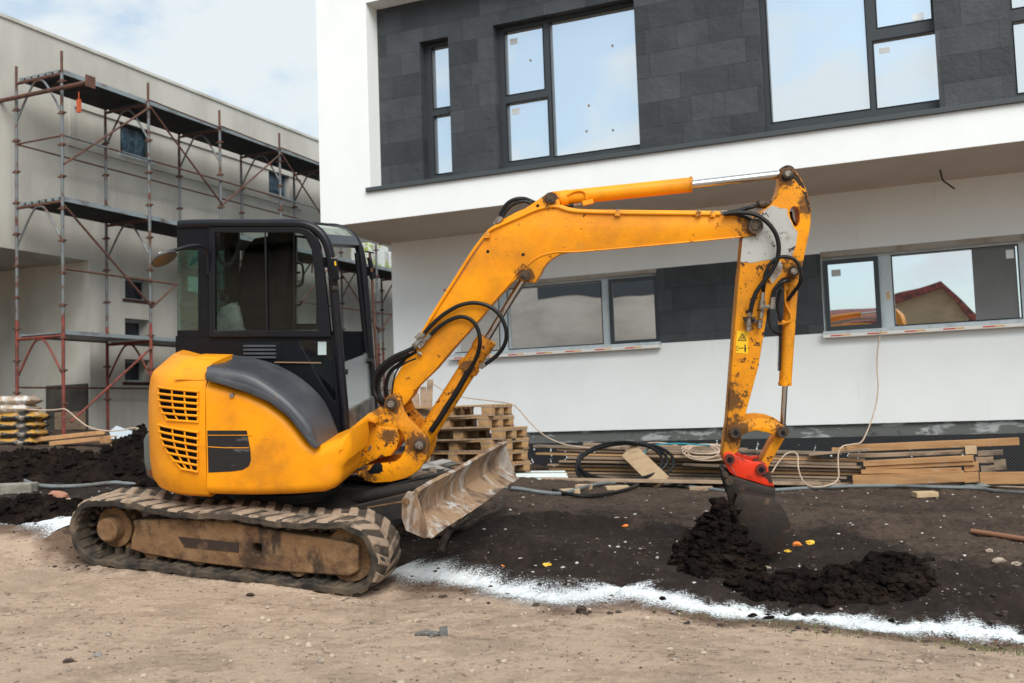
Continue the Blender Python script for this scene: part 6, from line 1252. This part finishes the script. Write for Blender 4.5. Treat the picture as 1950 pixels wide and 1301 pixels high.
# left clutter: kerb stone, manhole cover, hoses, bags, boards
p=GP(22,936); fr=Frame(Matrix.Translation(p)@Matrix.Rotation(.10,4,'Z')); mb=MB(); mb.box(fr,(-.5,-.1,-.05),(.22,.12,.085)); one(mb,'kerb_stone',M('dirty_kerb_concrete',(.26,.245,.21),.9,0,[dict(c=(.12,.10,.08),s=4,d=8,lo=.46,hi=.66)],bump=(25,.6,.01)),'pale concrete kerb stone lying at the left edge','kerb stone',smooth=False,bevel=.015)
p=GP(232,905); mb=MB(); mb.cyl(p+Vector((0,0,-.02)),p+Vector((0,0,.045)),.31,n=40); one(mb,'manhole_cover',M('cast_concrete_disc',(.23,.22,.20),.8,0,[dict(c=(.12,.11,.10),s=4,lo=.5,hi=.7)]),'flat round concrete manhole cover left of the counterweight','manhole cover',bevel=.012)
def gh_(pts,r,mat,label): mb=MB(); mb.tube(crv([GP(a,b,r) for a,b in pts],6),r,8); return one(mb,'hose',mat,label,'hose')
gh_([(25,920),(38,916),(55,924),(80,932),(120,934),(170,930),(220,926),(270,925),(320,922)],.020,ghm,'grey hose winding from the kerb stone to the excavator')
gh_([(66,918),(72,908),(85,902),(105,899),(140,897),(190,899)],.020,M('pink_hose',(.32,.12,.11),.6),'pinkish red hose curving from the kerb stone to the manhole cover')
gh_([(-30,918),(20,915),(50,914),(78,911)],.022,rubber,'black hose lying behind the kerb stone')
cbm=[(-10,778),(40,779),(70,781),(100,781),(120,779),(130,783),(145,796),(165,811),(185,818),(210,821),(235,819),(255,815),(285,822)]
mb=MB(); mb.tube(crv([C0+ray(a,b)*(13.4/ray(a,b).y) for a,b in cbm],6),.009,6); one(mb,'cable',crm,'cream cable sagging between the bags and the excavator rear','cable')
bagp=M('paper_bag_yellow_black',(.42,.22,.04),.6,0,[dict(c=(.02,.02,.02),s=(3,3,7),d=3,lo=.50,hi=.53),dict(c=(.5,.42,.35),s=5,lo=.6,hi=.7)],bump=(9,.6,.02)); bagk=M('clear_wrapped_paper_bag',(.40,.30,.22),.35,0,[dict(c=(.6,.6,.6),s=(8,8,4),d=5,lo=.56,hi=.66)],bump=(14,.8,.02))
bp0=G(20,846); dB=bp0.y
for k in range(6):
    zc=bp0.z+.02+k*.118; x1=C0.x+((66 if k<4 else 50)-CX)/F*dB; fr=Frame(Matrix.Translation((x1-.42+(.02*(k%2)),dB+.2,zc))@Matrix.Rotation(.12*((k%3)-1)*.5,4,'Z'))
    mb=MB(); n=10; V=[]
    for zz in (-1,1):
        for j in range(n+1):
            for i in range(n+1):
                u,v_=-1+2*i/n,-1+2*j/n; e=(1-abs(u)**8)*(1-abs(v_)**6); V.append(fr.w((u*.42,v_*.24,zz*(.010+.060*max(e,0)**.4)+.008*math.sin(u*7+k)*math.cos(v_*5))))
    o=(n+1)**2; Fc=[(j*(n+1)+i,j*(n+1)+i+1,(j+1)*(n+1)+i+1,(j+1)*(n+1)+i) for j in range(n) for i in range(n)]; Fc+=[tuple(q+o for q in f) for f in Fc]
    ed_=[i for i in range(n+1)]+[j*(n+1)+n for j in range(1,n+1)]+[n*(n+1)+i for i in range(n-1,-1,-1)]+[j*(n+1) for j in range(n-1,0,-1)]
    Fc+=[(ed_[i],ed_[(i+1)%len(ed_)],ed_[(i+1)%len(ed_)]+o,ed_[i]+o) for i in range(len(ed_))]
    mb.add(V,Fc); one(mb,'cement_bag',bagp if k<4 else bagk,['bottom bag of the yellow and black bag stack at the left edge','second bag from the bottom of the bag stack at the left edge','third bag from the bottom of the bag stack at the left edge','yellow and black bag just below the plastic wrapped ones','plastic wrapped brown bag, second from the top of the stack','plastic wrapped brown bag on top of the stack at the left edge'][k],'bag','bags stacked at the left edge',ang=60)
for k,(x0,y0,x1,y1,mt,lb) in enumerate(((62,838,200,823,wood_c,'long orange board behind the black soil heap at the left'),(95,845,215,833,wood_c,'shorter orange board below the long one at the left'),(195,838,222,836,wood_c,'orange wood block right of the left boards'),(215,846,245,842,wood_d,'pale short board end under the white sheet'))):
    A=C0+ray(x0,y0)*(14.6/ray(x0,y0).y); B=C0+ray(x1,y1)*(14.8/ray(x1,y1).y); mb=MB(); mb.bar(A,B,.12,.06 if k!=2 else .10); one(mb,'board',mt,lb,'board','boards behind the left soil heap',smooth=False,bevel=.004)
A=[C0+ray(a,b)*(d/ray(a,b).y) for a,b,d in ((208,822,14.9),(221,811,15.1),(252,822,15.0),(246,836,14.6),(212,836,14.6))]; nn_=Vector((0,.03,0)); mb=MB(); mb.add(A+[p+nn_ for p in A],[(0,1,2,3,4),(9,8,7,6,5)]+[(i,(i+1)%5,5+(i+1)%5,5+i) for i in range(5)]); one(mb,'foam_sheet',M('speckled_white_foam',(.42,.47,.52),.8),'pointed white foam sheet standing behind the left soil heap','sheet',smooth=False)
pbag=M('grey_plastic_bag',(.30,.29,.28),.35,0,[dict(c=(.14,.11,.09),s=6,lo=.45,hi=.65)],bump=(16,.8,.02))
for k,(x,y,r,lb) in enumerate(((812,905,.17,'larger crumpled grey plastic bag behind the swing bracket'),(842,897,.12,'smaller crumpled pale plastic bag beside the larger one'))):
    lump(x,y,r,pbag,'plastic_bag',lb,'plastic bag',(1.5,1,.55),k*9+2,.35)
lump(1858,932,.10,ghm,'rag','grey crumpled rag on the hose below the beams','rag',(1.6,.8,.4),6,.3)
# chips and straw on the road
chm=M('dry_chips',(.12,.08,.05),.9,0,[dict(c=(.45,.36,.26),s=3,d=2,lo=.5,hi=.55)])
mb=MB()
for (x,y,r,sd,sq) in rnd_pts(900,-100,2050,3.9,8.5,lambda b:b<1.5,.004,.016,2.5):
    a=random.uniform(0,3.14); z_=gz_c(x,y)+.003; d_=Vector((math.cos(a),math.sin(a),random.uniform(-.1,.25)))*r; mb.bar(Vector((x,y,z_))-d_,Vector((x,y,z_))+d_,random.uniform(.002,.007),.003)
mb.build('chips',chm,None,kind='stuff',label='straw and wood chips scattered over the dirt',smooth=False,recalc=False)
# grass
gmat=M('dusty_grass',(.10,.13,.035),.8,0,[dict(c=(.20,.19,.08),s=9,lo=.45,hi=.65)]); mb=MB()
for (x,y,n,sp) in ((1310,1172,40,.16),(1400,1176,40,.2),(1470,1186,60,.25),(1530,1195,80,.25),(1560,1210,60,.2),(1660,1212,60,.25),(1830,1228,70,.25),(1900,1240,90,.25),(1945,1248,60,.2)):
    c=GP(x,y)
    for q in range(n):
        a=random.uniform(0,6.28); r=random.uniform(0,1)**.7*sp; px_,py_=c.x+r*math.cos(a)*1.4,c.y+r*math.sin(a)*.5; h_=random.uniform(.010,.035); z_=gz_c(px_,py_); t=random.uniform(0,6.28); w_=.0022; ln=Vector((math.cos(t),math.sin(t),0))*h_*.6
        b_=Vector((px_,py_,z_)); sd=Vector((-math.sin(t),math.cos(t),0))*w_; mb.add([b_-sd,b_+sd,b_+sd*.7+ln*.4+Vector((0,0,h_*.7)),b_-sd*.7+ln*.4+Vector((0,0,h_*.7)),b_+ln+Vector((0,0,h_))],[(0,1,2,3),(3,2,4)])
mb.build('grass',gmat,None,kind='stuff',label='sparse short grass tufts along the road side of the lime line',smooth=False,recalc=False)
